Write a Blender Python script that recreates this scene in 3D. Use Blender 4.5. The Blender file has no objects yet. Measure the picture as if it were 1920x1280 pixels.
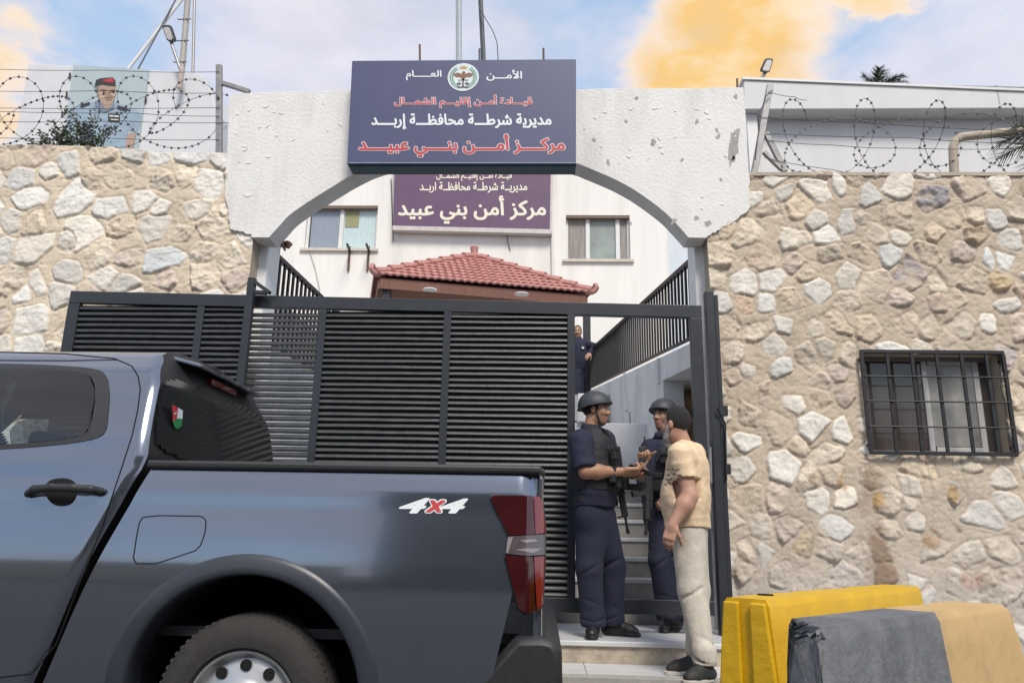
import bpy, math, random
import numpy as np
from mathutils import Vector, Matrix
rad = math.radians
SC = bpy.context.scene
COL = SC.collection

# ------------------------------------------------------------------ camera
FPX = 1440.0
CAMP = Vector((0.0, 0.0, 1.05))
YAW, PITCH, ROLL = rad(2.4), rad(14.2), rad(1.09)
FW = Vector((-math.sin(YAW)*math.cos(PITCH), math.cos(YAW)*math.cos(PITCH), math.sin(PITCH)))
R0 = Vector((math.cos(YAW), math.sin(YAW), 0)); U0 = R0.cross(FW)
RT = R0*math.cos(ROLL) + U0*math.sin(ROLL); UP = U0*math.cos(ROLL) - R0*math.sin(ROLL)
cd = bpy.data.cameras.new('camera'); cam = bpy.data.objects.new('camera', cd); COL.objects.link(cam)
cd.sensor_width = 36; cd.lens = FPX/1920*36; cd.clip_start = 0.05; cd.clip_end = 3000
mw = Matrix(((RT.x, UP.x, -FW.x), (RT.y, UP.y, -FW.y), (RT.z, UP.z, -FW.z))).to_4x4()
mw.translation = CAMP; cam.matrix_world = mw
SC.camera = cam

def ray(px, py): return FW + RT*((px-960)/FPX) - UP*((py-640)/FPX)
def W(px, py, Y):
    d = ray(px, py); return CAMP + d*(Y/d.y)
def WZ(px, py, z):
    d = ray(px, py); return CAMP + d*((z-CAMP.z)/d.z)

# ------------------------------------------------------------------ world, sun, exposure
SUN_EL, SUN_AZ = rad(50), rad(162)          # azimuth clockwise from +Y: behind the viewer
world = bpy.data.worlds.new('World'); SC.world = world; world.use_nodes = True
nt = world.node_tree; nt.nodes.clear(); N = nt.nodes.new; L = nt.links.new
out = N('ShaderNodeOutputWorld'); bg = N('ShaderNodeBackground'); bg.inputs[1].default_value = 0.12
sky = N('ShaderNodeTexSky'); sky.sky_type = 'NISHITA'; sky.sun_disc = False
sky.sun_elevation = SUN_EL; sky.sun_rotation = SUN_AZ; sky.air_density = 1.2; sky.dust_density = 1.5
tc = N('ShaderNodeTexCoord')
mp = N('ShaderNodeMapping'); mp.inputs['Scale'].default_value = (1, 1, 1.9); L(tc.outputs['Generated'], mp.inputs[0])
def wnoise(sc, det, ro, off):
    m = N('ShaderNodeMapping'); m.inputs['Location'].default_value = off; L(mp.outputs[0], m.inputs[0])
    n = N('ShaderNodeTexNoise'); n.inputs['Scale'].default_value = sc; n.inputs['Detail'].default_value = det
    n.inputs['Roughness'].default_value = ro; L(m.outputs[0], n.inputs[0]); return n
def wramp(src, stops):
    r = N('ShaderNodeValToRGB'); e = r.color_ramp.elements
    while len(e) < len(stops): e.new(0.5)
    for el, (p, c) in zip(e, stops):
        el.position = p; el.color = (c, c, c, 1) if not isinstance(c, tuple) else (*c, 1)
    L(src, r.inputs[0]); return r
def wmix(f, a, b):
    m = N('ShaderNodeMix'); m.data_type = 'RGBA'
    L(f, m.inputs[0])
    for i, v in ((6, a), (7, b)):
        if isinstance(v, tuple): m.inputs[i].default_value = (*v, 1)
        else: L(v, m.inputs[i])
    return m.outputs[2]
hs = N('ShaderNodeMix'); hs.data_type = 'RGBA'; hs.inputs[0].default_value = 0.55
L(sky.outputs[0], hs.inputs[6]); hs.inputs[7].default_value = (3.1, 4.05, 5.3, 1)
n1 = wnoise(2.6, 8, 0.56, (3.1, 0.4, 1.7)); n2 = wnoise(6.0, 6, 0.55, (0.3, 5.0, 2.0))
cl = wramp(n2.outputs[0], [(0.3, (3.35, 3.4, 3.95)), (0.55, (4.1, 4.0, 4.5)), (0.75, (4.8, 4.6, 4.7))])
cm = wramp(n1.outputs[0], [(0.40, 0.0), (0.52, 0.75), (0.66, 1.0)])
c1 = wmix(cm.outputs[0], hs.outputs[2], cl.outputs[0])
# sunset-lit cloud banks: soft discs of sky around a few directions, torn by noise
nw = wnoise(5.0, 10, 0.58, (7.0, 2.2, 0.6))
oc = wramp(wnoise(7.0, 9, 0.6, (1.0, 1.0, 9.0)).outputs[0], [(0.30, (4.3, 3.1, 1.8)), (0.46, (4.9, 3.2, 1.25)), (0.62, (5.1, 4.1, 2.8))])
total = None
for (px, py, r_in, r_out) in ((1375, 80, 0.035, 0.095), (1275, 130, 0.0, 0.065), (1420, -40, 0.02, 0.075), (-60, 190, 0.045, 0.075), (1610, -30, 0.0, 0.03)):
    d = ray(px, py).normalized()
    dp = N('ShaderNodeVectorMath'); dp.operation = 'DISTANCE'; nrm = N('ShaderNodeVectorMath'); nrm.operation = 'NORMALIZE'
    L(tc.outputs['Generated'], nrm.inputs[0]); L(nrm.outputs[0], dp.inputs[0]); dp.inputs[1].default_value = d
    ad = N('ShaderNodeMath'); ad.operation = 'MULTIPLY_ADD'; L(nw.outputs[0], ad.inputs[0]); ad.inputs[1].default_value = 0.30; ad.inputs[2].default_value = -0.15
    s = N('ShaderNodeMath'); s.operation = 'ADD'; L(dp.outputs['Value'], s.inputs[0]); L(ad.outputs[0], s.inputs[1])
    mr = N('ShaderNodeMapRange'); mr.interpolation_type = 'SMOOTHSTEP'
    mr.inputs[1].default_value = r_out*2.0; mr.inputs[2].default_value = r_in*0.2; L(s.outputs[0], mr.inputs[0])
    if total is None: total = mr.outputs[0]
    else:
        mx = N('ShaderNodeMath'); mx.operation = 'MAXIMUM'; L(total, mx.inputs[0]); L(mr.outputs[0], mx.inputs[1]); total = mx.outputs[0]
ta = wramp(total, [(0.10, 0.0), (0.45, 1.0)]); tb_ = wramp(total, [(0.30, 0.0), (0.85, 1.0)])
c2 = wmix(tb_.outputs[0], wmix(ta.outputs[0], c1, (4.9, 4.3, 3.9)), oc.outputs[0])
L(c2, bg.inputs[0]); L(bg.outputs[0], out.inputs[0])

sd = bpy.data.lights.new('sun', 'SUN'); sun = bpy.data.objects.new('sun', sd); COL.objects.link(sun)
sd.energy = 2.1; sd.angle = rad(18); sd.color = (1.0, 0.93, 0.83)
sdir = Vector((math.sin(SUN_AZ)*math.cos(SUN_EL), math.cos(SUN_AZ)*math.cos(SUN_EL), math.sin(SUN_EL)))
sun.rotation_euler = sdir.to_track_quat('Z', 'Y').to_euler()
SC.view_settings.view_transform = 'Standard'; SC.view_settings.look = 'None'
SC.view_settings.exposure = 0.72; SC.view_settings.gamma = 1.0

# ------------------------------------------------------------------ materials
MATS = {}
def M(name, col, rough=0.6, metal=0.0, var=0.12, scale=6.0, bump=0.0, bscale=60.0, coat=0.0, spec=0.5, streak=False, dirt=None):
    if name in MATS: return MATS[name]
    m = bpy.data.materials.new(name); m.use_nodes = True; t = m.node_tree; b = t.nodes['Principled BSDF']
    b.inputs['Roughness'].default_value = rough; b.inputs['Metallic'].default_value = metal
    b.inputs['Coat Weight'].default_value = coat; b.inputs['Coat Roughness'].default_value = 0.04
    b.inputs['Specular IOR Level'].default_value = spec
    co = t.nodes.new('ShaderNodeTexCoord')
    mpn = t.nodes.new('ShaderNodeMapping'); t.links.new(co.outputs['Object'], mpn.inputs[0])
    if streak: mpn.inputs['Scale'].default_value = (3.0, 3.0, 0.35)
    if var > 0:
        n = t.nodes.new('ShaderNodeTexNoise'); n.inputs['Scale'].default_value = scale; n.inputs['Detail'].default_value = 8; n.inputs['Roughness'].default_value = 0.65
        t.links.new(mpn.outputs[0], n.inputs[0])
        r = t.nodes.new('ShaderNodeValToRGB'); e = r.color_ramp.elements
        e[0].position = 0.28; e[1].position = 0.72
        e[0].color = (*[c*(1-var) for c in col], 1); e[1].color = (*[min(1, c*(1+var)) for c in col], 1)
        t.links.new(n.outputs[0], r.inputs[0]); t.links.new(r.outputs[0], b.inputs['Base Color'])
        rr = t.nodes.new('ShaderNodeMapRange'); rr.inputs[3].default_value = max(0.02, rough*0.85); rr.inputs[4].default_value = min(1, rough*1.15)
        t.links.new(n.outputs[0], rr.inputs[0]); t.links.new(rr.outputs[0], b.inputs['Roughness'])
    else: b.inputs['Base Color'].default_value = (*col, 1)
    if dirt:                                     # rain streaks and grime: (colour, amount, horizontal scale, vertical scale)
        src = b.inputs['Base Color'].links[0].from_socket; md = t.nodes.new('ShaderNodeMapping'); md.inputs['Scale'].default_value = (dirt[2], dirt[2], dirt[3]); t.links.new(co.outputs['Object'], md.inputs[0])
        nd = t.nodes.new('ShaderNodeTexNoise'); nd.inputs['Scale'].default_value = 1.0; nd.inputs['Detail'].default_value = 9; nd.inputs['Roughness'].default_value = 0.68; t.links.new(md.outputs[0], nd.inputs[0])
        mrd = t.nodes.new('ShaderNodeMapRange'); mrd.inputs[1].default_value = 0.48; mrd.inputs[2].default_value = 0.78; mrd.inputs[4].default_value = dirt[1]; t.links.new(nd.outputs[0], mrd.inputs[0])
        mxd = t.nodes.new('ShaderNodeMix'); mxd.data_type = 'RGBA'; t.links.new(mrd.outputs[0], mxd.inputs[0]); t.links.new(src, mxd.inputs[6]); mxd.inputs[7].default_value = (*dirt[0], 1); t.links.new(mxd.outputs[2], b.inputs['Base Color'])
    if bump > 0:
        n2 = t.nodes.new('ShaderNodeTexNoise'); n2.inputs['Scale'].default_value = bscale; n2.inputs['Detail'].default_value = 6; n2.inputs['Roughness'].default_value = 0.6
        t.links.new(co.outputs['Object'], n2.inputs[0])
        bp = t.nodes.new('ShaderNodeBump'); bp.inputs['Strength'].default_value = bump; bp.inputs['Distance'].default_value = 0.02
        t.links.new(n2.outputs[0], bp.inputs['Height']); t.links.new(bp.outputs[0], b.inputs['Normal'])
    MATS[name] = m; return m
def MV(name, rough=0.7, bump=0.0, bscale=60.0, attr='Col', var=0.1, vscale=30.0):
    """material whose base colour is the mesh's own colour attribute, broken up by fine noise"""
    if name in MATS: return MATS[name]
    m = bpy.data.materials.new(name); m.use_nodes = True; t = m.node_tree; b = t.nodes['Principled BSDF']
    b.inputs['Roughness'].default_value = rough
    a = t.nodes.new('ShaderNodeAttribute'); a.attribute_name = attr
    co = t.nodes.new('ShaderNodeTexCoord'); n = t.nodes.new('ShaderNodeTexNoise'); n.inputs['Scale'].default_value = vscale; n.inputs['Detail'].default_value = 8; n.inputs['Roughness'].default_value = 0.7
    t.links.new(co.outputs['Object'], n.inputs[0])
    r = t.nodes.new('ShaderNodeMapRange'); r.inputs[1].default_value = 0.25; r.inputs[2].default_value = 0.75; r.inputs[3].default_value = 1-var; r.inputs[4].default_value = 1+var
    t.links.new(n.outputs[0], r.inputs[0])
    v = t.nodes.new('ShaderNodeVectorMath'); v.operation = 'SCALE'; t.links.new(a.outputs['Color'], v.inputs[0]); t.links.new(r.outputs[0], v.inputs['Scale'])
    t.links.new(v.outputs[0], b.inputs['Base Color'])
    if bump > 0:
        n2 = t.nodes.new('ShaderNodeTexNoise'); n2.inputs['Scale'].default_value = bscale; n2.inputs['Detail'].default_value = 7; n2.inputs['Roughness'].default_value = 0.65
        t.links.new(co.outputs['Object'], n2.inputs[0])
        bp = t.nodes.new('ShaderNodeBump'); bp.inputs['Strength'].default_value = bump; bp.inputs['Distance'].default_value = 0.015
        t.links.new(n2.outputs[0], bp.inputs['Height']); t.links.new(bp.outputs[0], b.inputs['Normal'])
    MATS[name] = m; return m

# ------------------------------------------------------------------ object helpers
def link(o): COL.objects.link(o); return o
def tag(o, label=None, cat=None, group=None, kind=None):
    if label: o['label'] = label
    if cat: o['category'] = cat
    if group: o['group'] = group
    if kind: o['kind'] = kind
    return o
def thing(name, loc, label, cat, group=None, rz=0.0):
    o = link(bpy.data.objects.new(name, None)); o.location = loc; o.rotation_euler = (0, 0, rz); o.empty_display_size = 0.2
    return tag(o, label, cat, group)
def wloc(o):
    p = Vector((0, 0, 0))
    while o is not None: p = p + Vector(o.location); o = o.parent
    return p
def from_arrays(name, V, F, mats, parent=None, loc=None, smooth=False, midx=None, col=None):
    """one mesh object; vertices are given in world space and stored relative to parent (or loc)"""
    base = wloc(parent) if parent is not None else Vector(loc if loc is not None else (0, 0, 0))
    me = bpy.data.meshes.new(name)
    V = np.asarray(V, dtype=np.float64) - np.array(base)
    me.from_pydata(V.tolist() if not isinstance(F, np.ndarray) else [], [], F if not isinstance(F, np.ndarray) else [])
    if isinstance(F, np.ndarray):
        k = F.shape[1]; me.vertices.add(len(V)); me.vertices.foreach_set('co', V.astype(np.float32).ravel())
        me.loops.add(F.size); me.loops.foreach_set('vertex_index', F.astype(np.int32).ravel())
        me.polygons.add(len(F)); me.polygons.foreach_set('loop_start', np.arange(0, F.size, k, dtype=np.int32))
        me.update(calc_edges=True)
    for m in (mats if isinstance(mats, (list, tuple)) else [mats]): me.materials.append(m)
    if midx is not None: me.polygons.foreach_set('material_index', np.asarray(midx, dtype=np.int32))
    if smooth: me.polygons.foreach_set('use_smooth', np.ones(len(me.polygons), dtype=bool))
    if col is not None:
        a = me.color_attributes.new('Col', 'FLOAT_COLOR', 'POINT')
        c4 = np.ones((len(V), 4), dtype=np.float32); c4[:, :3] = col; a.data.foreach_set('color', c4.ravel())
    me.validate(); me.update()
    o = link(bpy.data.objects.new(name, me))
    if parent is not None: o.parent = parent
    else: o.location = base
    return o
class MB:
    def __init__(s): s.v = []; s.f = []; s.m = []
    def add(s, V, F, m=0):
        b = len(s.v); s.v += [tuple(p) for p in V]; s.f += [tuple(i+b for i in f) for f in F]; s.m += [m]*len(F); return s
    def box(s, c, d, rot=None, m=0):
        c = Vector(c); hx, hy, hz = d[0]/2, d[1]/2, d[2]/2
        P = [Vector((x, y, z)) for z in (-hz, hz) for y in (-hy, hy) for x in (-hx, hx)]
        if rot is not None:
            if isinstance(rot, (int, float)): rot = Matrix.Rotation(rot, 3, 'Z')
            P = [rot @ p for p in P]
        return s.add([c+p for p in P], [(0, 2, 3, 1), (4, 5, 7, 6), (0, 1, 5, 4), (2, 6, 7, 3), (0, 4, 6, 2), (1, 3, 7, 5)], m)
    def bx(s, x0, x1, y0, y1, z0, z1, m=0): return s.box(((x0+x1)/2, (y0+y1)/2, (z0+z1)/2), (x1-x0, y1-y0, z1-z0), None, m)
    def bar(s, p, q, w, h, up=(0, 0, 1), m=0):
        p, q = Vector(p), Vector(q); d = (q-p); ln = d.length; d.normalize()
        up = Vector(up)
        if abs(d.dot(up)) > 0.98: up = Vector((0, 1, 0))
        sx = d.cross(up).normalized(); uz = sx.cross(d)
        rot = Matrix((d, sx, uz)).transposed()
        return s.box((p+q)/2, (ln, w, h), rot, m)
    def tube(s, pts, r, n=6, m=0, cap=True, r2=None):
        pts = [Vector(p) for p in pts]; k = len(pts); V = []; prev = None
        for i, p in enumerate(pts):
            t = (pts[min(i+1, k-1)] - pts[max(i-1, 0)])
            t = t.normalized() if t.length > 1e-9 else Vector((0, 0, 1))
            if prev is None:
                a = Vector((0, 0, 1)) if abs(t.z) < 0.9 else Vector((0, 1, 0)); u = t.cross(a).normalized()
            else:
                u = prev - t*prev.dot(t); u = u.normalized() if u.length > 1e-6 else t.orthogonal().normalized()
            prev = u; w = t.cross(u)
            rr = r if r2 is None else r + (r2-r)*i/max(1, k-1)
            for j in range(n):
                a = 2*math.pi*j/n; V.append(p + (u*math.cos(a) + w*math.sin(a))*rr)
        F = [(i*n+j, i*n+(j+1) % n, (i+1)*n+(j+1) % n, (i+1)*n+j) for i in range(k-1) for j in range(n)]
        if cap: F += [tuple(range(n-1, -1, -1)), tuple((k-1)*n+j for j in range(n))]
        return s.add(V, F, m)
    def prism(s, pts, off, m=0, cap=True):
        pts = [Vector(p) for p in pts]; off = Vector(off); n = len(pts)
        F = [(i, (i+1) % n, n+(i+1) % n, n+i) for i in range(n)]
        if cap: F += [tuple(range(n-1, -1, -1)), tuple(range(n, 2*n))]
        return s.add(pts + [p+off for p in pts], F, m)
    def poly(s, pts, m=0): return s.add(pts, [tuple(range(len(pts)))], m)
    def disc(s, c, r, nrm, thick, n=20, m=0, sx=1.0):
        nrm = Vector(nrm).normalized(); u = nrm.orthogonal().normalized() if abs(nrm.z) > 0.9 else nrm.cross(Vector((0, 0, 1))).normalized(); w = u.cross(nrm)
        pts = [Vector(c) + u*math.cos(2*math.pi*i/n)*r*sx + w*math.sin(2*math.pi*i/n)*r for i in range(n)]
        return s.prism(pts, nrm*thick, m)
    def lathe(s, c, axis, prof, n=32, m=0):
        axis = Vector(axis).normalized(); u = axis.orthogonal().normalized(); w = axis.cross(u); V = []
        for (r, h) in prof:
            for j in range(n):
                a = 2*math.pi*j/n; V.append(Vector(c) + axis*h + (u*math.cos(a)+w*math.sin(a))*r)
        F = [(i*n+j, i*n+(j+1) % n, (i+1)*n+(j+1) % n, (i+1)*n+j) for i in range(len(prof)-1) for j in range(n)]
        return s.add(V, F, m)
    def build(s, name, mats, parent=None, loc=None, smooth=False, bevel=0.0, auto=False):
        import bmesh
        o = from_arrays(name, s.v, s.f, mats, parent, loc, smooth, s.m)
        bm = bmesh.new(); bm.from_mesh(o.data); bmesh.ops.recalc_face_normals(bm, faces=bm.faces); bm.to_mesh(o.data); bm.free()
        if smooth or auto:
            for p in o.data.polygons: p.use_smooth = True
            o.data.set_sharp_from_angle(angle=rad(40))
        if bevel > 0:
            md = o.modifiers.new('bevel', 'BEVEL'); md.width = bevel; md.segments = 2; md.limit_method = 'ANGLE'; md.angle_limit = rad(40)
        return o

# ------------------------------------------------------------------ numpy noise and implicit surfaces
_lat = np.random.default_rng(5).random((32, 32, 32)).astype(np.float32)
def vnoise(X, Y, Z):
    def sp(a):
        i = np.floor(a); f = (a-i).astype(np.float32); return i.astype(np.int64), f*f*(3-2*f)
    xi, xf = sp(X); yi, yf = sp(Y); zi, zf = sp(Z); r = 0
    for dx in (0, 1):
        for dy in (0, 1):
            for dz in (0, 1):
                w = (xf if dx else 1-xf)*(yf if dy else 1-yf)*(zf if dz else 1-zf)
                r = r + w*_lat[(xi+dx) & 31, (yi+dy) & 31, (zi+dz) & 31]
    return r*2-1
def fbm(X, Y, Z, o=4, g=0.5):
    r = 0; a = 1.0; t = 0
    for i in range(o):
        r = r + a*vnoise(X*2**i+i*7.3, Y*2**i+i*3.1, Z*2**i+i*5.7); t += a; a *= g
    return r/t
class Field:
    """a small signed-distance grid; primitives are blended in, then meshed by surface nets"""
    def __init__(s, lo, hi, h):
        s.lo = np.array(lo, float); s.h = h; s.n = np.ceil((np.array(hi)-s.lo)/h).astype(int)+2
        s.D = np.full(s.n, 0.2, np.float32)
    def sub(s, lo, hi, pad):
        a = np.clip(np.floor((np.array(lo)-pad-s.lo)/s.h).astype(int), 0, s.n-1); b = np.clip(np.ceil((np.array(hi)+pad-s.lo)/s.h).astype(int)+1, 1, s.n)
        sl = tuple(slice(i, max(j, i+1)) for i, j in zip(a, b))
        g = [(s.lo[k] + s.h*np.arange(sl[k].start, sl[k].stop)).astype(np.float32) for k in range(3)]
        return sl, np.meshgrid(*g, indexing='ij', sparse=True)
    def blend(s, sl, d, k, mode='u'):
        A = s.D[sl]
        if mode == 'u':
            if k <= 0: s.D[sl] = np.minimum(A, d)
            else:
                hh = np.maximum(k-np.abs(A-d), 0)/k; s.D[sl] = np.minimum(A, d) - hh*hh*k*0.25
        else:
            d = -d
            if k <= 0: s.D[sl] = np.maximum(A, d)
            else:
                hh = np.maximum(k-np.abs(A-d), 0)/k; s.D[sl] = np.maximum(A, d) + hh*hh*k*0.25
    def cone(s, a, b, r1, r2, k=0.03, fwd=None, flat=1.0, mode='u'):
        a = np.array(a, np.float32); b = np.array(b, np.float32); R = max(r1, r2)
        sl, (X, Y, Z) = s.sub(np.minimum(a, b)-R, np.maximum(a, b)+R, k+3*s.h)
        d = b-a; L2 = max(float(d@d), 1e-9)
        px, py, pz = X-a[0], Y-a[1], Z-a[2]
        t = np.clip((px*d[0]+py*d[1]+pz*d[2])/L2, 0, 1)
        qx, qy, qz = px-t*d[0], py-t*d[1], pz-t*d[2]
        q2 = qx*qx+qy*qy+qz*qz
        if fwd is not None:
            f = np.array(fwd, np.float32); f = f/np.linalg.norm(f); c = qx*f[0]+qy*f[1]+qz*f[2]
            q2 = q2 - c*c + (c/flat)**2
        s.blend(sl, np.sqrt(q2)-(r1+(r2-r1)*t), k, mode)
    def ell(s, c, r, ax=None, k=0.03, mode='u'):
        c = np.array(c, np.float32); R = max(r)
        sl, (X, Y, Z) = s.sub(c-R, c+R, k+3*s.h)
        px, py, pz = X-c[0], Y-c[1], Z-c[2]
        ax = ax or ((1, 0, 0), (0, 1, 0), (0, 0, 1)); u = [px*A[0]+py*A[1]+pz*A[2] for A in ax]
        k0 = np.sqrt((u[0]/r[0])**2+(u[1]/r[1])**2+(u[2]/r[2])**2); k1 = np.sqrt((u[0]/r[0]**2)**2+(u[1]/r[1]**2)**2+(u[2]/r[2]**2)**2)
        s.blend(sl, k0*(k0-1)/np.maximum(k1, 1e-6), k, mode)
    def rbox(s, c, hs, ax, rr=0.01, k=0.01, mode='u'):
        c = np.array(c, np.float32); R = float(np.linalg.norm(hs))
        sl, (X, Y, Z) = s.sub(c-R, c+R, k+3*s.h)
        px, py, pz = X-c[0], Y-c[1], Z-c[2]
        q = [np.abs(px*A[0]+py*A[1]+pz*A[2])-(h-rr) for A, h in zip(ax, hs)]
        d = np.sqrt(sum(np.maximum(v, 0)**2 for v in q)) + np.minimum(np.maximum(np.maximum(q[0], q[1]), q[2]), 0) - rr
        s.blend(sl, d, k, mode)
    def cut(s, p, n):
        g = [(s.lo[i] + s.h*np.arange(s.n[i])).astype(np.float32) for i in range(3)]
        X, Y, Z = np.meshgrid(*g, indexing='ij', sparse=True)
        s.D = np.maximum(s.D, (X-p[0])*n[0]+(Y-p[1])*n[1]+(Z-p[2])*n[2])
    def rough(s, amp, sc):
        m = np.abs(s.D) < amp*2+2*s.h; I = np.argwhere(m)
        P = s.lo + I*s.h; u = P[:, 0]*0.8+P[:, 2]*0.5; n1 = fbm(P[:, 0]*sc[0]+u*2, P[:, 1]*sc[1], P[:, 2]*sc[2], 3); rdg = 1-3*np.abs(fbm(u*sc[0]*0.8, P[:, 1]*sc[1]*.7, P[:, 2]*sc[2]*1.2+3, 2)); s.D[m] += (amp*(0.6*n1-0.40*np.clip(rdg, 0, 1))).astype(np.float32)
    def mesh(s):
        D = s.D; S = D < 0
        c = [S[i:S.shape[0]-1+i, j:S.shape[1]-1+j, k:S.shape[2]-1+k] for i in (0, 1) for j in (0, 1) for k in (0, 1)]
        sm = sum(x.astype(np.int8) for x in c); act = (sm > 0) & (sm < 8); I = np.argwhere(act)
        idx = np.full(act.shape, -1, np.int64); idx[act] = np.arange(len(I))
        P = np.zeros((len(I), 3)); C = np.zeros(len(I))
        offs = [(i, j, k) for i in (0, 1) for j in (0, 1) for k in (0, 1)]
        val = {o: D[I[:, 0]+o[0], I[:, 1]+o[1], I[:, 2]+o[2]] for o in offs}
        for o in offs:
            for ax in range(3):
                if o[ax] == 0:
                    q = list(o); q[ax] = 1; q = tuple(q); a, b = val[o], val[q]; m = (a < 0) != (b < 0)
                    t = a[m]/(a[m]-b[m]); pt = np.tile(np.array(o, float), (m.sum(), 1)); pt[:, ax] = t
                    P[m] += pt; C[m] += 1
        V = s.lo + s.h*(I + P/np.maximum(C, 1)[:, None])
        Fs = []
        for ax in range(3):
            u, w = [(1, 2), (2, 0), (0, 1)][ax]
            a = [slice(1, -1)]*3; a[ax] = slice(0, -1); b = list(a); b[ax] = slice(1, None)
            A, B = S[tuple(a)], S[tuple(b)]; ch = np.argwhere(A != B)
            if not len(ch): continue
            off = np.array([1, 1, 1]); off[ax] = 0; E = ch+off
            def cell(du, dw):
                q = E.copy(); q[:, u] += du; q[:, w] += dw; return idx[q[:, 0], q[:, 1], q[:, 2]]
            Q = np.stack([cell(-1, -1), cell(0, -1), cell(0, 0), cell(-1, 0)], 1)
            fl = ~A[tuple(ch.T)]; Q[fl] = Q[fl][:, ::-1]
            Fs.append(Q[(Q >= 0).all(1)])
        F = np.concatenate(Fs) if Fs else np.zeros((0, 4), int)
        return V, F
def relax(V, F, it=1, lam=0.5):
    for _ in range(it):
        S = np.zeros_like(V); C = np.zeros(len(V))
        for a, b in ((0, 1), (1, 2), (2, 3), (3, 0)):
            np.add.at(S, F[:, a], V[F[:, b]]); np.add.at(C, F[:, a], 1); np.add.at(S, F[:, b], V[F[:, a]]); np.add.at(C, F[:, b], 1)
        V = V + lam*(S/np.maximum(C, 1)[:, None]-V)
    return V
# ------------------------------------------------------------------ common materials
m_asph = M('asphalt', (0.075, 0.075, 0.078), 0.9, var=0.25, scale=30, bump=0.5, bscale=150)
m_marble = M('pale_marble_tile', (0.56, 0.57, 0.58), 0.35, var=0.14, scale=3.5, bump=0.05, dirt=((0.27, 0.25, 0.23), 0.6, 3.5, 3.5))
m_riser = M('beige_riser_stone', (0.42, 0.36, 0.28), 0.7, var=0.3, scale=9, bump=0.3, bscale=40, dirt=((0.16, 0.14, 0.12), 0.7, 4, 4))
m_conc = M('raw_concrete', (0.33, 0.32, 0.30), 0.85, var=0.2, scale=5, bump=0.3)
m_iron = M('dark_gate_paint', (0.022, 0.026, 0.033), 0.42, var=0.2, scale=5, bump=0.04, bscale=50)
m_slat = M('dark_slat_paint', (0.034, 0.037, 0.040), 0.40, var=0.35, scale=9, bump=0.12, bscale=22)
m_black = M('black_paint', (0.012, 0.013, 0.015), 0.5, var=0.2)
m_stucco = M('white_stucco', (0.74, 0.735, 0.715), 0.85, var=0.06, scale=2.2, bump=0.4, bscale=34, dirt=((0.46, 0.44, 0.39), 0.6, 3.2, 0.7))
m_facade = M('cream_plaster', (0.76, 0.745, 0.71), 0.85, var=0.06, scale=0.7, bump=0.1, bscale=30, streak=True, dirt=((0.50, 0.47, 0.42), 0.65, 1.6, 0.16))
m_white = M('white_wall_paint', (0.74, 0.755, 0.77), 0.8, var=0.06, scale=2.5, bump=0.35, bscale=14, dirt=((0.42, 0.43, 0.43), 0.7, 2.0, 0.8))
m_alu = M('white_aluminium', (0.66, 0.66, 0.65), 0.45, var=0.06)
m_steel = M('galvanised_steel', (0.26, 0.26, 0.26), 0.5, metal=0.5, var=0.25, scale=14)
m_rust = M('rusty_steel', (0.13, 0.075, 0.05), 0.8, var=0.4, scale=25)
m_wire = M('dark_wire', (0.085, 0.085, 0.09), 0.5, metal=0.4, var=0.2)
m_glass_dark = M('dark_window_glass', (0.05, 0.052, 0.055), 0.08, var=0.1, scale=1.5)

# ------------------------------------------------------------------ ground
def gridsheet(name, x0, x1, y0, y1, z, m):
    return tag(from_arrays(name, [(x0, y0, z), (x1, y0, z), (x1, y1, z), (x0, y1, z)], [(0, 1, 2, 3)], m), kind='structure')
gridsheet('road', -600, 600, -600, 600, 0.0, m_asph)
STEP_Y, KERB_Y, GROUND_Z, STEP_Z = 5.76, 5.16, 0.20, 0.35
mb = MB(); mb.bx(-30, 30, KERB_Y+0.14, 6.6, -0.1, GROUND_Z-0.006, 1)
rnd = random.Random(3)
x = -9.0
while x < 9:                                     # marble paving slabs with open joints
    w = 0.62
    for (ya, yb) in ((KERB_Y+0.145, 5.44), (5.444, 6.56)):
        mb.bx(x+0.003, x+w-0.003, ya+0.002, yb-0.002, 0.1, GROUND_Z + rnd.uniform(-0.0012, 0.0012), 0)
    x += w
mb.bx(-30, 30, KERB_Y, KERB_Y+0.14, -0.1, GROUND_Z+0.004, 1)
tag(mb.build('pavement', [m_marble, m_conc], loc=(0, 6, 0)), kind='structure')
# raised threshold in front of the gate
st = thing('threshold_step', (-0.6, 6.2, GROUND_Z), 'low marble topped step running under the sliding gate', 'step')
mb = MB(); xs = [-2.75, -1.9, -1.0, 0.13, 1.5]
for a, b in zip(xs[:-1], xs[1:]):
    mb.bx(a+0.002, b-0.002, STEP_Y-0.025, 6.86, STEP_Z-0.035, STEP_Z)
mb.build('tread', m_marble, st, bevel=0.006)
mb = MB()
for a, b in zip(xs[:-1], xs[1:]): mb.bx(a+0.003, b-0.003, STEP_Y, 6.8, GROUND_Z, STEP_Z-0.036)
mb.build('riser', m_riser, st, bevel=0.004)

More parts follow.
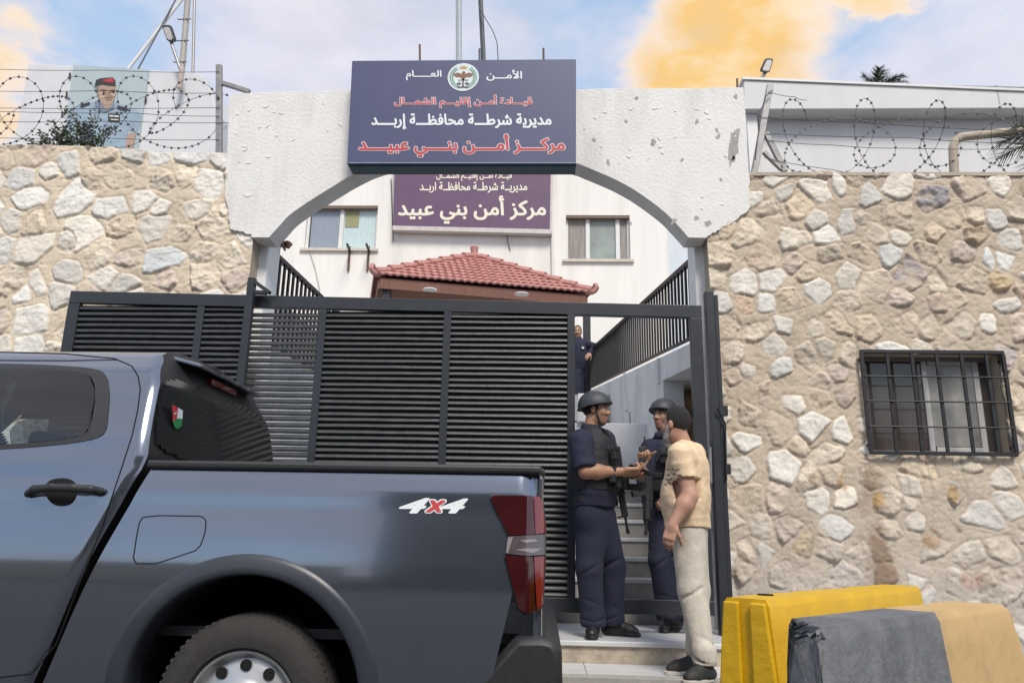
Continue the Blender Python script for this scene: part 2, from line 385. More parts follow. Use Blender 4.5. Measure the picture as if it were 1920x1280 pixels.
# ------------------------------------------------------------------ rubble stone walls
def stone_sheet(x0, x1, z0, z1, h, yf, seed, spacing, pal, mortar, gapr, cs=(0.36, 0.64), inside=None, ztop=None, stains=None, hollow=None):
    rng = np.random.default_rng(seed)
    nx, nz = int((x1-x0)/h)+1, int((z1-z0)/h)+1
    xs, zs = np.linspace(x0, x1, nx), np.linspace(z0, z1, nz)
    X, Z = np.meshgrid(xs, zs, indexing='ij'); X, Z = X.ravel(), Z.ravel()
    if ztop is not None: Z = z0 + (Z-z0)*(ztop(X)-z0)/(z1-z0)
    pts = []; row = 0; z = z0-spacing
    while z < z1+spacing:
        x = x0 - spacing + (row % 2)*spacing*0.55
        while x < x1+spacing:
            pts.append((x+rng.uniform(-.36, .36)*spacing, z+rng.uniform(-.34, .34)*spacing)); x += spacing*rng.uniform(0.75, 1.35)
        z += spacing*0.80; row += 1
    C = np.array(pts); n = len(C)
    pw = np.array([p[0] for p in pal]); kind = rng.choice(len(pal), n, p=pw/pw.sum()); crisp = (kind == 0)
    wx0 = fbm(X*8, Z*8, np.full_like(X, 1.5), 4); wz0 = fbm(X*8, Z*8, np.full_like(X, 8.5), 4)
    wx = X + 0.020*wx0; wz = Z + 0.020*wz0
    d1 = np.full(len(X), 9e9); d2 = d1.copy(); near = np.zeros(len(X), int)
    sw = rng.uniform(0.7, 1.3, n)
    for i in range(n):
        m = (np.abs(wx-C[i, 0]) < spacing*1.9) & (np.abs(wz-C[i, 1]) < spacing*1.9); J = np.nonzero(m)[0]
        d = np.hypot(wx[J]-C[i, 0], wz[J]-C[i, 1])/sw[i]
        b = d < d1[J]; jb = J[b]; d2[jb] = d1[jb]; d1[jb] = d[b]; near[jb] = i
        nb = J[~b]; dd = d[~b]; s = dd < d2[nb]; d2[nb[s]] = dd[s]
    K = 5
    ang = rng.uniform(0, 6.28, (n, 1)) + np.arange(K)*2*np.pi/K + rng.uniform(-.6, .6, (n, K))
    asp = rng.uniform(0.55, 1.0, n); th = rng.uniform(0, np.pi, n)
    size = spacing*np.where(crisp, rng.uniform(cs[0], cs[1], n), rng.uniform(0.38, 0.76, n))
    off = size[:, None]*rng.uniform(0.62, 1.25, (n, K))*np.sqrt((np.cos(ang-th[:, None]))**2 + (asp[:, None]*np.sin(ang-th[:, None]))**2)
    kk = kind[near]; cr = crisp[near]
    px = np.where(cr, X+0.009*wx0, wx+0.012*wz0)-C[near, 0]; pz = np.where(cr, Z+0.009*wz0, wz-0.012*wx0)-C[near, 1]
    sdf = np.full(len(X), -9.0)
    for k in range(K): sdf = np.maximum(sdf, px*np.cos(ang[near, k])+pz*np.sin(ang[near, k])-off[near, k])
    sdf = np.maximum(sdf, gapr-(d2-d1)*0.45)
    f0 = fbm(X*20, Z*20, np.full_like(X, 3.3), 4, 0.6)
    sdf = sdf + np.where(cr, 0.005, 0.016)*f0
    wdt = np.where(cr, 0.004, 0.010); t = np.clip((wdt-sdf)/(2*wdt), 0, 1); mask = t*t*(3-2*t)
    rough = np.array([p[2] for p in pal])[kk]; relief = np.array([p[3] for p in pal])[kk]*rng.uniform(0.3, 1.45, n)[near]
    f1 = fbm(X*15, Z*15, near*1.37, 5, 0.62); f2 = fbm(X*50, Z*50, near*2.1, 3, 0.7)
    tilt = rng.uniform(-.20, .20, (n, 2))*np.where(crisp, 0.45, 1.0)[:, None]; pl = px*tilt[near, 0]+pz*tilt[near, 1]
    rz = np.sin((px*np.cos(th[near])+pz*np.sin(th[near]))*60 + 5*f1)
    edge = np.clip(-sdf/np.where(cr, 0.009, 0.022), 0, 1)
    ridge = np.abs(fbm(X*6+3, Z*11, np.full_like(X, 21.0), 4, 0.55))
    mort = 0.013*fbm(X*6, Z*6, np.full_like(X, 4.0), 4) + 0.005*fbm(X*35, Z*35, np.full_like(X, 2.0), 3) - 0.010*np.clip(0.10-ridge, 0, 1)*10*0.5
    sm = np.clip(fbm(X*6.5, Z*6.5, np.full_like(X, 12.0), 4, 0.6)*3.0+0.05, 0, 1)*np.where(cr, 0.12, 0.85)*mask
    H = mort + mask*(1-0.75*sm)*(relief*(0.30+0.70*np.sqrt(edge)) + pl + rough*(0.026*f1+0.012*f2+0.003*rz) + 0.003*f1)
    H = H - 0.008*np.clip(1-np.abs(sdf-0.007)/0.013, 0, 1)*(1-sm)
    base = np.array([p[1] for p in pal])[kk]*rng.uniform(0.84, 1.14, (n, 1))[near]
    wm = rng.normal(0, 0.022, n)[near]; tint = np.stack([wm, 0*wm, -1.3*wm], 1)
    st = base*(1+tint)*(1 + (0.10+0.42*rough)[:, None]*f1[:, None] + (0.05+0.20*rough)[:, None]*f2[:, None])
    mc = np.array(mortar)*(1+0.16*fbm(X*3, Z*3, np.full_like(X, 6.0), 4)+0.10*fbm(X*30, Z*30, np.full_like(X, 9.0), 3))[:, None]
    col = mc*(1-mask[:, None]) + st*mask[:, None]
    col = col*(1-sm[:, None]) + mc*sm[:, None]
    if stains is not None: col = stains(X, Z, col, mask)
    if hollow is not None: H = np.where(hollow(X, Z), -0.035, H)
    V = np.stack([X, yf-H, Z], 1)
    I = np.arange(nx*nz).reshape(nx, nz)
    F = np.stack([I[:-1, :-1], I[1:, :-1], I[1:, 1:], I[:-1, 1:]], -1).reshape(-1, 4)
    if inside is not None:
        c = V[F].mean(1); F = F[~inside(c[:, 0], c[:, 2])]
    return V, F, np.clip(col, 0.01, 0.9), (xs, zs)
m_rub = MV('rubble_stone', 0.85, bump=0.40, bscale=55, var=0.16, vscale=70)
WALL_Y = 6.46
AY, AT = 6.437, 0.25
_rj = random.Random(31)
def ragged(pts, n, amp):
    o = []
    for a, b in zip(pts[:-1], pts[1:]): o += [(a[0]+(b[0]-a[0])*i/n+_rj.uniform(-amp, amp)*(i > 0), a[1]+(b[1]-a[1])*i/n+_rj.uniform(-amp, amp)*(i > 0)) for i in range(n)]
    return o+[pts[-1]]
outl = [(430, 176), (470, 174.5), (520, 172), (580, 171.5), (655, 169), (800, 168), (960, 168), (1085, 168), (1140, 166), (1200, 166.5), (1250, 165), (1300, 166), (1350, 164), (1394, 164)] + ragged([(1400, 240), (1406, 335), (1404, 365), (1406, 390), (1368, 421), (1344, 432), (1324, 446)], 5, 2.2)
low = ragged([(472, 445), (470, 439), (450, 434), (432, 430), (429, 402), (422, 370), (425, 303)], 4, 2.2)
_ap = np.array([tuple(W(*p, AY))[::2] for p in [(436, 170), (1391, 160), (1401, 330), (1400, 365), (1401, 386), (1365, 415), (1340, 427), (1322, 440), (474, 440), (452, 430), (436, 426), (433, 402), (427, 370), (429, 300)]])
def in_arch(x, z):
    c = np.zeros(np.shape(x), bool); n = len(_ap)
    for i in range(n):
        (xa, za), (xb, zb) = _ap[i], _ap[(i+1) % n]
        c ^= ((za > z) != (zb > z)) & (x < (xb-xa)*(z-za)/(zb-za+1e-12)+xa)
    return c
PAL_R = [(0.36, (0.66, 0.625, 0.56), 0.25, 0.013), (0.24, (0.55, 0.465, 0.36), 0.75, 0.016), (0.17, (0.53, 0.435, 0.36), 0.75, 0.015), (0.17, (0.60, 0.535, 0.435), 0.45, 0.012), (0.04, (0.46, 0.36, 0.23), 0.9, 0.02), (0.04, (0.42, 0.37, 0.36), 0.8, 0.02)]
PAL_L = [(0.58, (0.70, 0.67, 0.61), 0.25, 0.010), (0.15, (0.62, 0.54, 0.43), 0.8, 0.014), (0.12, (0.58, 0.48, 0.41), 0.6, 0.011), (0.15, (0.66, 0.60, 0.50), 0.6, 0.012)]
rtop = lambda X: 4.28 + 0*X + 0.012*np.sin(X*3.1)
wl, wr, wb, wt = W(1622, 755, WALL_Y).x, W(1884, 755, WALL_Y).x, W(1757, 850, WALL_Y).z, W(1742, 663, WALL_Y).z
XR0 = W(1338, 700, WALL_Y).x
def r_in(x, z): return (x > wl) & (x < wr) & (z > wb) & (z < wt)
def r_stain(X, Z, col, mask):
    lo = np.clip((1.55-Z + 0.35*fbm(X*2, Z*2, X*0+3, 3))/1.0, 0, 1)[:, None]           # greyer, darker foot of the wall
    grey = col.mean(1, keepdims=True)*np.array([0.98, 0.95, 0.93])*0.82
    col = col*(1-0.6*lo) + grey*0.6*lo
    sx = W(1632, 960, WALL_Y).x; u = np.abs(X-sx-0.03*np.sin(Z*9)-0.05*(1.6-Z))/(0.11+0.06*fbm(X*3, Z*6, X*0+5, 3))
    run = np.clip(1.35-u, 0, 1)*np.clip((wb-0.02-Z)/0.12, 0, 1)*np.clip((Z-0.2)/0.4, 0, 1)
    run = (np.clip(run*(0.35+0.75*mask)*(0.9+1.3*fbm(X*7, Z*6, X*0+1, 4)), 0, 1))[:, None]
    col = col*(1-0.72*run) + np.array([0.17, 0.095, 0.05])*0.72*run
    for q in (1700, 1745, 1810):                                                      # thin drips from the sill
        s2 = W(q, 900, WALL_Y).x; d = np.clip(1-np.abs(X-s2-0.012*np.sin(Z*14))/0.02, 0, 1)*np.clip(1-(wb-Z)/0.5, 0, 1)*(Z < wb)
        col = col*(1-0.45*d[:, None])
    for (q, r, rr, c) in ((1580, 905, 0.05, (0.42, 0.27, 0.12)), (1780, 925, 0.07, (0.40, 0.26, 0.10)), (1640, 935, 0.06, (0.40, 0.25, 0.09)), (1743, 1008, 0.075, (0.33, 0.20, 0.10)), (1820, 1085, 0.08, (0.38, 0.24, 0.19)), (1530, 900, 0.06, (0.37, 0.29, 0.21))):
        p = W(q, r, WALL_Y); d = np.clip(1.4-np.hypot(X-p.x, Z-p.z)/rr, 0, 1)*mask; d = (np.clip(d*2, 0, 1)*0.75)[:, None]
        col = col*(1-d) + np.array(c)*(1+0.5*fbm(X*40, Z*40, X*0, 3))[:, None]*d
    return col
V, F, C, (xs, zs) = stone_sheet(XR0, 5.6, -0.02, 4.28, 0.0105, WALL_Y, 11, 0.262, PAL_R, (0.50, 0.42, 0.325), 0.009, (0.34, 0.68), r_in, rtop, r_stain, in_arch)
wallR = thing('stone_wall', (3.4, WALL_Y, 0), 'rubble stone wall with a barred window beside the yellow barrier', 'wall')
from_arrays('stone_face', V, F, m_rub, wallR, smooth=True, col=C)
mb = MB(); T = 0.30                               # core behind the face, leaving the window opening, plus its reveals
y0, y1 = WALL_Y+0.03, WALL_Y+T
mb.bx(XR0+0.01, wl, y0, y1, -0.02, 4.25); mb.bx(wr, 5.6, y0, y1, -0.02, 4.25)
mb.bx(wl, wr, y0, y1, -0.02, wb); mb.bx(wl, wr, y0, y1, wt, 4.25)
mb.bx(XR0+0.3, 5.6, WALL_Y-0.012, y1+0.02, 4.252, 4.285)
mb.build('wall_core', M('mortar', (0.44, 0.38, 0.30), 0.9, var=0.2, bump=0.4), wallR)
ltop = lambda X: np.interp(X, [-8, -5.3, -3.02], [4.67, 4.60, 4.48]) + 0.015*np.sin(X*4)
XL1 = W(472, 470, WALL_Y).x
V, F, C, _ = stone_sheet(-7.2, XL1, -0.02, 4.5, 0.0105, WALL_Y, 23, 0.30, PAL_L, (0.62, 0.53, 0.405), 0.007, (0.46, 0.80), lambda x, z: (z < 1.2), ltop, None, in_arch)
wallL = thing('stone_wall', (-5.0, WALL_Y, 0), 'pale rubble stone wall behind the pickup and the long end of the sliding gate', 'wall')
from_arrays('stone_face', V, F, m_rub, wallL, smooth=True, col=C)
mb = MB(); mb.bx(-7.2, XL1-0.01, y0, y1, -0.02, 4.44); mb.bx(-7.2, XL1-0.01, WALL_Y+0.005, y1-0.1, -0.02, 1.3)
mb.build('wall_core', MATS['mortar'], wallL)

# barred window in the right wall
win = thing('window', (0, 0, 0), None, None); del_keys = None
win.parent = wallR; win.location = (wl-3.4, 0.12, wb)
fy = WALL_Y+0.13
mb = MB(); fw = 0.035
mb.bx(wl, wr, fy, fy+0.05, wb, wb+fw); mb.bx(wl, wr, fy, fy+0.05, wt-fw, wt); mb.bx(wl, wl+fw, fy, fy+0.05, wb+fw, wt-fw); mb.bx(wr-fw, wr, fy, fy+0.05, wb+fw, wt-fw)
mb.build('frame', M('grey_frame', (0.16, 0.16, 0.165), 0.5), win, bevel=0.003)
xm = W(1741, 760, fy).x; xm2 = W(1833, 760, fy).x
mb = MB(); mb.bx(xm-0.022, xm+0.022, fy+0.005, fy+0.04, wb+fw, wt-fw); mb.bx(xm+0.035, xm2, fy+0.008, fy+0.035, wb+fw, wb+fw+0.035); mb.bx(xm+0.035, xm2, fy+0.008, fy+0.035, wt-fw-0.03, wt-fw); mb.bx(xm2, xm2+0.05, fy+0.008, fy+0.035, wb+fw, wt-fw)
mb.build('sash', M('dull_sash', (0.42, 0.42, 0.42), 0.4, var=0.15), win, bevel=0.003)
mb = MB(); mb.bx(wl+fw, wr-fw, fy+0.02, fy+0.026, wb+fw, wt-fw)
mb.build('pane', M('brownish_glass', (0.07, 0.06, 0.055), 0.06, var=0.2, scale=2), win)
mb = MB(); mb.bx(xm+0.026, xm2-0.004, fy+0.014, fy+0.018, wb+fw+0.04, wt-fw-0.04)
mb.build('reflection_sheet', M('painted_reflection', (0.24, 0.235, 0.22), 0.25, var=0.35, scale=4), win)  # pale sheet added as a painted reflection in the right-hand panes
gr = thing('security_grille', (0, 0, 0), None, None); gr.parent = wallR; gr.location = (wl-3.4, -0.05, wb)
gy = WALL_Y-0.045
mb = MB()
for z in (wb-0.005, wt+0.005): mb.bx(wl-0.02, wr+0.02, gy-0.012, gy+0.012, z-0.014, z+0.014)
for x in (wl-0.012, wr+0.012): mb.bx(x-0.014, x+0.014, gy-0.012, gy+0.012, wb+0.009, wt-0.009)
for x in (wl-0.012, wr+0.012):
    for z in (wb+0.06, wt-0.06): mb.bx(x-0.01, x+0.01, gy+0.012, WALL_Y+0.05, z-0.01, z+0.01)
mb.build('grille_frame', m_black, gr)
for i in range(5):
    x = wl + (wr-wl)*(i+0.98)/5.6
    MB().bx(x-0.013, x+0.013, gy-0.008, gy+0.008, wb+0.009, wt-0.009).build('bar', m_black, gr)
for i in range(3):
    z = wb + (wt-wb)*(i+1)/4
    MB().tube([(wl-0.01, gy-0.014, z), (wr+0.01, gy-0.014, z)], 0.007, 8).build('bar', m_black, gr)

# ------------------------------------------------------------------ white arched gateway
arc = [(504, 445.4), (523, 424), (542, 405), (571, 382), (600, 364), (628, 348.5), (660, 328), (700, 310), (760, 292), (820, 282), (880, 279), (940, 281), (1000, 289), (1045, 298), (1082, 308), (1100, 313), (1122, 321.5), (1154, 335.5), (1189, 355), (1221, 379), (1248, 400), (1269, 419), (1291, 445.4)]
_a = np.array(arc, float); _t = np.arange(len(_a)); _q = np.linspace(0, len(_a)-1, 90)
def _cr(y): m = np.gradient(y); i = np.clip(_q.astype(int), 0, len(y)-2); t = _q-i; return (2*t**3-3*t*t+1)*y[i]+(t**3-2*t*t+t)*m[i]+(-2*t**3+3*t*t)*y[i+1]+(t**3-t*t)*m[i+1]
_ys = _a[:, 1].copy(); _ys[1:-1] = (_a[:-2, 1]+2*_a[1:-1, 1]+_a[2:, 1])/4; arc = list(zip(_cr(_a[:, 0]), _cr(_ys)))
arch = thing('gateway_arch', (-0.6, AY, 3.6), 'white plastered gateway wall with a wide arch carrying the blue sign', 'gateway')
front = [W(*p, AY) for p in outl] + [W(*p, AY) for p in reversed(arc)] + [W(*p, AY) for p in low]
rndA = random.Random(8)
mb = MB(); mb.prism(front, (0, AT, 0)); o = mb.build('arch_wall', m_stucco, arch, bevel=0.004)
m_peel = M('exposed_render', (0.36, 0.35, 0.33), 0.9, var=0.2, scale=20, bump=0.4)
def blob(px, py, rx, ry, tilt, n, Y, rg, jag=0.25):
    pts = []
    for i in range(n):
        a = 2*math.pi*i/n; r = 1+rg.uniform(-jag, jag)
        u, v = rx*r*math.cos(a), ry*r*math.sin(a)
        pts.append(W(px+u*math.cos(tilt)-v*math.sin(tilt), py+u*math.sin(tilt)+v*math.cos(tilt), Y))
    return pts
MB().poly(blob(1376, 272, 9, 36, 0.15, 22, AY-0.003, rndA)).build('peeled_patch', m_peel, arch)
for _ in range(16): MB().poly(blob(rndA.uniform(1110, 1390), rndA.uniform(180, 420), rndA.uniform(2, 5), rndA.uniform(2, 7), rndA.uniform(-1, 1), 9, AY-0.003, rndA, 0.45)).build('peeled_patch', m_peel, arch)
# raised flakes of old paint
mb = MB()
for _ in range(60):
    px = rndA.choice((rndA.uniform(1095, 1395), rndA.uniform(440, 640), rndA.uniform(1150, 1395))); py = rndA.uniform(180, 400)
    if 640 < px < 1090 or (py > 300 and 500 < px < 1290): continue
    c = blob(px, py, rndA.uniform(2, 6), rndA.uniform(1.2, 3), rndA.uniform(-1, 1), 8, AY-0.001, rndA, 0.4)
    MB().add([p + Vector((0, -0.004*(i % 8 < 4), 0)) for i, p in enumerate(c)], [tuple(range(8))]).build('paint_flake', m_stucco, arch)
mp_ = M('white_pier_paint', (0.80, 0.81, 0.81), 0.8, var=0.08, bump=0.3, bscale=30); mb = MB()      # two piers carrying it
a, b = W(474, 500, 6.66).x, W(500, 500, 6.66).x; mb.bx(a-0.25, b, 6.662, 6.98, STEP_Z-0.1, front[0].z-0.35); mb.build('pier', mp_, arch, bevel=0.01); mb = MB()
a, b = W(1303, 500, 6.66).x, W(1350, 500, 6.66).x; mb.bx(a, b+0.15, 6.662, 6.98, STEP_Z-0.1, front[0].z-0.35)
mb.build('pier', mp_, arch, bevel=0.01)
mb = MB(); q = [W(p[0], p[1], AY+AT/2) for p in arc]

# ------------------------------------------------------------------ stairs between the side ramps
stairs = thing('staircase', (-0.6, 6.85, STEP_Z), 'grey marble steps climbing behind the gate opening', 'stairs')
NST, RISE, RUN, SY0 = 7, 0.176, 0.285, 6.88
mb = MB()
for i in range(NST):
    z = STEP_Z + RISE*(i+1); y = SY0+RUN*i
    MB().bx(-2.6, 1.4, y-0.02, y+RUN+0.02, z-0.034, z).build('tread', m_marble, stairs, bevel=0.004)
    mb.bx(-2.6, 1.4, y, y+RUN-0.001, STEP_Z-0.1, z-0.035)
mb.build('stair_core', M('grey_riser', (0.30, 0.29, 0.27), 0.8, var=0.22, scale=7, bump=0.2), stairs)
LAND_Z, LAND_Y = 3.16, 11.6
tag(MB().bx(-2.6, 7.0, LAND_Y+0.01, 30, LAND_Z-0.4, LAND_Z).build('landing_floor', m_conc, loc=(0, 14, LAND_Z)), kind='structure')
tag(MB().bx(-25, -3.7, 6.78, 40, 0, 4.2).build('terrace_ground', m_conc, loc=(-8, 10, 0)), kind='structure')

tz = W(1088, 792, 9.02).z
lw_ = thing('landing_wall', (-0.6, 9.02, 1.0), 'white retaining wall closing the top of the marble steps', 'wall')
mb = MB(); mb.bx(-2.6, 1.3, 9.02, 9.22, 0.4, tz); mb.build('wall', m_white, lw_, bevel=0.01)
q_ = W(1091, 738, 9.0); MB().bx(q_.x-0.05, q_.x+0.09, 8.97, 9.23, tz+0.002, q_.z).build('end_pillar', m_white, lw_, bevel=0.01)
tag(MB().bx(-2.6, 1.3, 9.23, 11.6, 0.4, tz-0.05).build('landing_floor', m_conc, loc=(0, 10, 2)), kind='structure')
# right ramp: a parapet wall with its railing; the soffit of the slab is open at the near end
A_ = W(1300, 640, 6.9); B_ = W(1100, 735, 14.3)
def WP(px, py):
    d = ray(px, py); nx, ny = -(B_.y-A_.y), (B_.x-A_.x)
    t = ((A_.x-CAMP.x)*nx+(A_.y-CAMP.y)*ny)/(d.x*nx+d.y*ny); return CAMP+d*t
cw = WP(1243, 713); dirw = Vector((B_.x-A_.x, B_.y-A_.y, 0)); wt_ = Vector((0.22, 0, 0))
ramp = thing('ramp_wall', (A_.x, 9, 0.3), 'white painted ramp wall under the long railing beside the steps', 'wall')
slabend = WP(1303, 684)
top_c = A_ + (B_-A_)*((cw.y-A_.y)/(B_.y-A_.y))
mb = MB()
mb.prism([A_, top_c, Vector((cw.x, cw.y, cw.z)), Vector((A_.x, A_.y, slabend.z))], (0.9, 0, 0))
mb.prism([top_c, B_, Vector((B_.x, B_.y, 0.4)), Vector((cw.x, cw.y, 0.4))], wt_)
mb.prism([top_c+Vector((0.221, 0, -0.05)), B_+Vector((0.221, 0, -0.05)), B_+Vector((0.221, 0, -0.3)), top_c+Vector((0.221, 0, -0.3))], (0.68, 0, 0))
mb.build('parapet', m_white, ramp, bevel=0.006)
ox = Vector((-0.012, 0, 0))
mb = MB()
for (p0, p1) in (((1172, 700), (1176, 770)), ((1236, 672), (1237, 720))):
    a = WP(*p0)+ox; b = WP(*p1)+ox; mb.bar(a, b, 0.07, 0.03, up=(1, 0, 0))
mb.build('pilaster_strip', m_white, ramp, bevel=0.004)
mb = MB(); mb.tube([WP(1182, 772)+ox, WP(1183, 800)+ox, WP(1186, 850)+ox, WP(1187, 885)+ox], 0.007, 8)
mb.build('conduit', m_steel, ramp)
# rubble back of the recess under the slab
V, F, C, _ = stone_sheet(cw.x+0.06, 2.6, 0.3, 2.9, 0.02, 8.9, 5, 0.3, [(0.0, (0.4, 0.3, 0.2), 1, 0.05), (0.5, (0.52, 0.40, 0.25), 1, 0.05), (0.5, (0.40, 0.31, 0.21), 1, 0.05)], (0.20, 0.15, 0.10), 0.02)
rec = tag(from_arrays('recess_wall', V, F, m_rub, None, (1.8, 8.9, 0.3), True, col=C), 'brown rubble wall in the dark recess under the ramp', 'wall')
# a rolled reed mat leaning in the recess
mb = MB()
for i in range(9):
    r = 0.10+0.035*i; mb.tube([(1.72+r*math.cos(a), 8.2, 2.0+r*0.9*math.sin(a)) for a in [k*0.35 for k in range(19)]], 0.014, 5)
tag(mb.build('reed_roll', M('dry_reed', (0.22, 0.15, 0.07), 0.8, var=0.4, scale=30), loc=(1.7, 8.2, 1.6)), 'coiled brown reed roll stored in the recess under the ramp', 'reed roll')

def railing(name, label, A, B, hA, hB, n, skip=0):
    """posts, flat balusters and two rails between A and B (base points)"""
    t = thing(name, (A+B)/2, label, 'railing', 'stair railings')
    A2, B2 = A+Vector((0, 0, hA)), B+Vector((0, 0, hB))
    MB().bar(A2, B2, 0.05, 0.045).build('top_rail', m_black, t)
    off = Vector((0, 0, 0.06)); MB().bar(A+off, B+off, 0.035, 0.025).build('bottom_rail', m_black, t)
    for i in range(n):
        f = i/(n-1); p, q = A.lerp(B, f), A2.lerp(B2, f)
        w = 0.055 if i in (0, n-1) else 0.042
        mbb = MB(); mbb.bar(p+Vector((0, 0, 0.0 if i in (0, n-1) else 0.05)), q+Vector((0, 0, -0.02)), 0.02, w, up=(0, 1, 0)); mbb.build('baluster', m_black, t)
    return t
Au = A_+Vector((0.03, 0.02, 0)); Bu = B_+Vector((0.03, 0, 0))
topA, topB = WP(1308, 466), WP(1102, 657)
railing('stair_railing', 'long black railing climbing beside the steps on the white ramp wall', Au, Bu, topA.z-A_.z, topB.z-B_.z, 54)
LA = W(508, 470, 6.98); LB = Vector((LA.x-0.02, 13.2, LA.z+0.28))
railing('stair_railing', 'short black railing showing above the gate next to the left pier', LA+Vector((0, 0, -0.95)), LB+Vector((0, 0, -0.95)), 0.95, 0.95, 44)
mb = MB(); mb.prism([LA+Vector((-.02, 0, -.95)), LB+Vector((-.02, 0, -.95)), Vector((LB.x-.02, LB.y, 0.4)), Vector((LA.x-.02, LA.y, 0.4))], (-1.0, 0, 0))
tag(mb.build('ramp_wall', m_white, loc=(LA.x, 8, 0.4)), 'white ramp wall half seen through the gate slats', 'wall')
# ------------------------------------------------------------------ sliding gate
GY = 6.21; GT = 0.06
gate = thing('sliding_gate', (-1.4, GY+0.03, STEP_Z), 'wide black louvred sliding gate with an open doorway at one end', 'gate')
gzt = lambda x: W(135, 545, GY).z + (W(1310, 572, GY).z-W(135, 545, GY).z)*(x-W(135, 545, GY).x)/(W(1310, 572, GY).x-W(135, 545, GY).x)
gzb = W(1190, 1151, GY).z; BH = 0.108
gx0, gx1 = W(133, 580, GY).x-0.03, W(1318, 700, GY).x+0.012
def stile(xc, w, zb=None, zt=None): return MB().bx(xc-w/2, xc+w/2, GY+0.002, GY+GT-0.002, zb or gzb+BH, zt or gzt(xc)-BH)
mb = MB()
mb.prism([(gx0, GY, gzt(gx0)-BH), (gx1, GY, gzt(gx1)-BH), (gx1, GY, gzt(gx1)), (gx0, GY, gzt(gx0))], (0, GT, 0))
mb.bx(gx0, gx1, GY, GY+GT, gzb, gzb+BH)
mb.build('gate_frame', m_iron, gate, bevel=0.004)
sx = [gx0+0.045] + [W(p, 620, GY).x for p in (371, 459, 602, 838, 1071)] + [gx1-0.05]
sw = [0.10, 0.062, 0.06, 0.062, 0.062, 0.062, 0.10]
for x, w in zip(sx, sw): stile(x, w).build('stile', m_iron, gate, bevel=0.004)
rg = random.Random(4)
for k in range(5):
    a, b = sx[k]+sw[k]/2, sx[k+1]-sw[k+1]/2
    mb = MB(); z = gzb+BH+0.018; ztop = min(gzt(a), gzt(b))-BH-0.012
    while z < ztop:
        dz = rg.uniform(-.0022, .0022); s = rg.uniform(-.003, .003)
        prof = [(-0.012, -0.018), (-0.017, -0.010), (-0.014, 0.004), (-0.004, 0.015), (0.006, 0.017), (0.010, 0.012), (0.0, 0.004), (-0.004, -0.014)]
        n = len(prof); seg = 5; V = []
        for i in range(seg+1):
            f = i/seg; x = a+(b-a)*f; w = s*f + rg.uniform(-.0012, .0012)
            V += [(x, GY+0.03+p, z+q*(1.22 if k == 2 else 1.0)+dz+w) for p, q in prof]
        F = [(i*n+j, i*n+(j+1) % n, (i+1)*n+(j+1) % n, (i+1)*n+j) for i in range(seg) for j in range(n)]
        mb.add(V, F); z += 0.0495
    mb.build('louvre_panel', m_slat, gate, smooth=True)
    if k != 2:
        MB().bx(a-0.01, b+0.01, GY+0.048, GY+0.052, gzb+BH, ztop+0.02).build('gap_shade_sheet', M('louvre_gap_shade', (0.016, 0.016, 0.018), 0.6), gate)  # dark sheet added for the shade between the louvres, no real backing
MB().tube([W(1331, 838, GY-0.03), W(1333, 905, GY-0.03)], 0.012, 8).build('handle', m_steel, gate)
# fixed posts
px_ = W(462, 620, 6.12).x
po = thing('gate_post', (px_, 6.12, GROUND_Z), 'slim black guide post with a slanted bracket beside the left pier', 'post')
mb = MB(); mb.bx(px_-0.03, px_+0.03, 6.10, 6.16, GROUND_Z, W(470, 521, 6.12).z); mb.build('post', m_iron, po, bevel=0.004)
mb = MB(); mb.bar(W(476, 527, 6.13), W(506, 549, 6.13), 0.05, 0.03); mb.bar(W(476, 548, 6.13), W(500, 549, 6.13), 0.04, 0.03); mb.build('bracket', m_iron, po)
xr = W(1347, 860, 6.22).x
po = thing('gate_post', (xr, 6.24, STEP_Z), 'broad black steel post closing the gate against the barred window wall', 'post')
mb = MB(); zt_ = W(1326, 546, 6.22).z; mb.bx(xr-0.045, xr+0.022, 6.2, 6.30, STEP_Z, zt_); mb.bx(xr+0.026, xr+0.06, 6.22, 6.31, STEP_Z, zt_-0.03)
mb.build('post', m_iron, po, bevel=0.004)
mb = MB(); 
for q in (770, 880): p = W(1352, q, 6.2); mb.bx(xr+0.06, xr+0.10, 6.24, 6.30, p.z-0.03, p.z+0.05)
mb.tube([W(1345, 765, 6.16), W(1360, 795, 6.2), W(1362, 900, 6.2)], 0.008, 6)
mb.build('latch', m_black, po)

# ------------------------------------------------------------------ Arabic lettering
AR = {'ا': ('\uFE8D', '\uFE8E'), 'أ': ('\uFE83', '\uFE84'), 'إ': ('\uFE87', '\uFE88'), 'د': ('\uFEA9', '\uFEAA'), 'ر': ('\uFEAD', '\uFEAE'), 'ز': ('\uFEAF', '\uFEB0'), 'ة': ('\uFE93', '\uFE94'), '\uFEF7': ('\uFEF7', '\uFEF8')}
for ch, c0 in (('ب', 0xFE8F), ('ح', 0xFEA1), ('ش', 0xFEB5), ('ط', 0xFEC1), ('ظ', 0xFEC5), ('ع', 0xFEC9), ('ف', 0xFED1), ('ق', 0xFED5), ('ك', 0xFED9), ('ل', 0xFEDD), ('م', 0xFEE1), ('ن', 0xFEE5), ('ي', 0xFEF1)):
    AR[ch] = tuple(chr(c0+i) for i in range(4))
def shape_ar(s):
    s = s.replace('لأ', '\uFEF7'); o = []
    for i, ch in enumerate(s):
        if ch not in AR: o.append(ch); continue
        pv, nx = (s[i-1] if i else ' '), (s[i+1] if i+1 < len(s) else ' ')
        jp = pv == 'ـ' or len(AR.get(pv, ())) == 4; jn = (nx == 'ـ' or nx in AR) and len(AR[ch]) == 4
        o.append(AR[ch][(3 if jn else 1) if jp else (2 if jn else 0)])
    return ''.join(reversed(o))
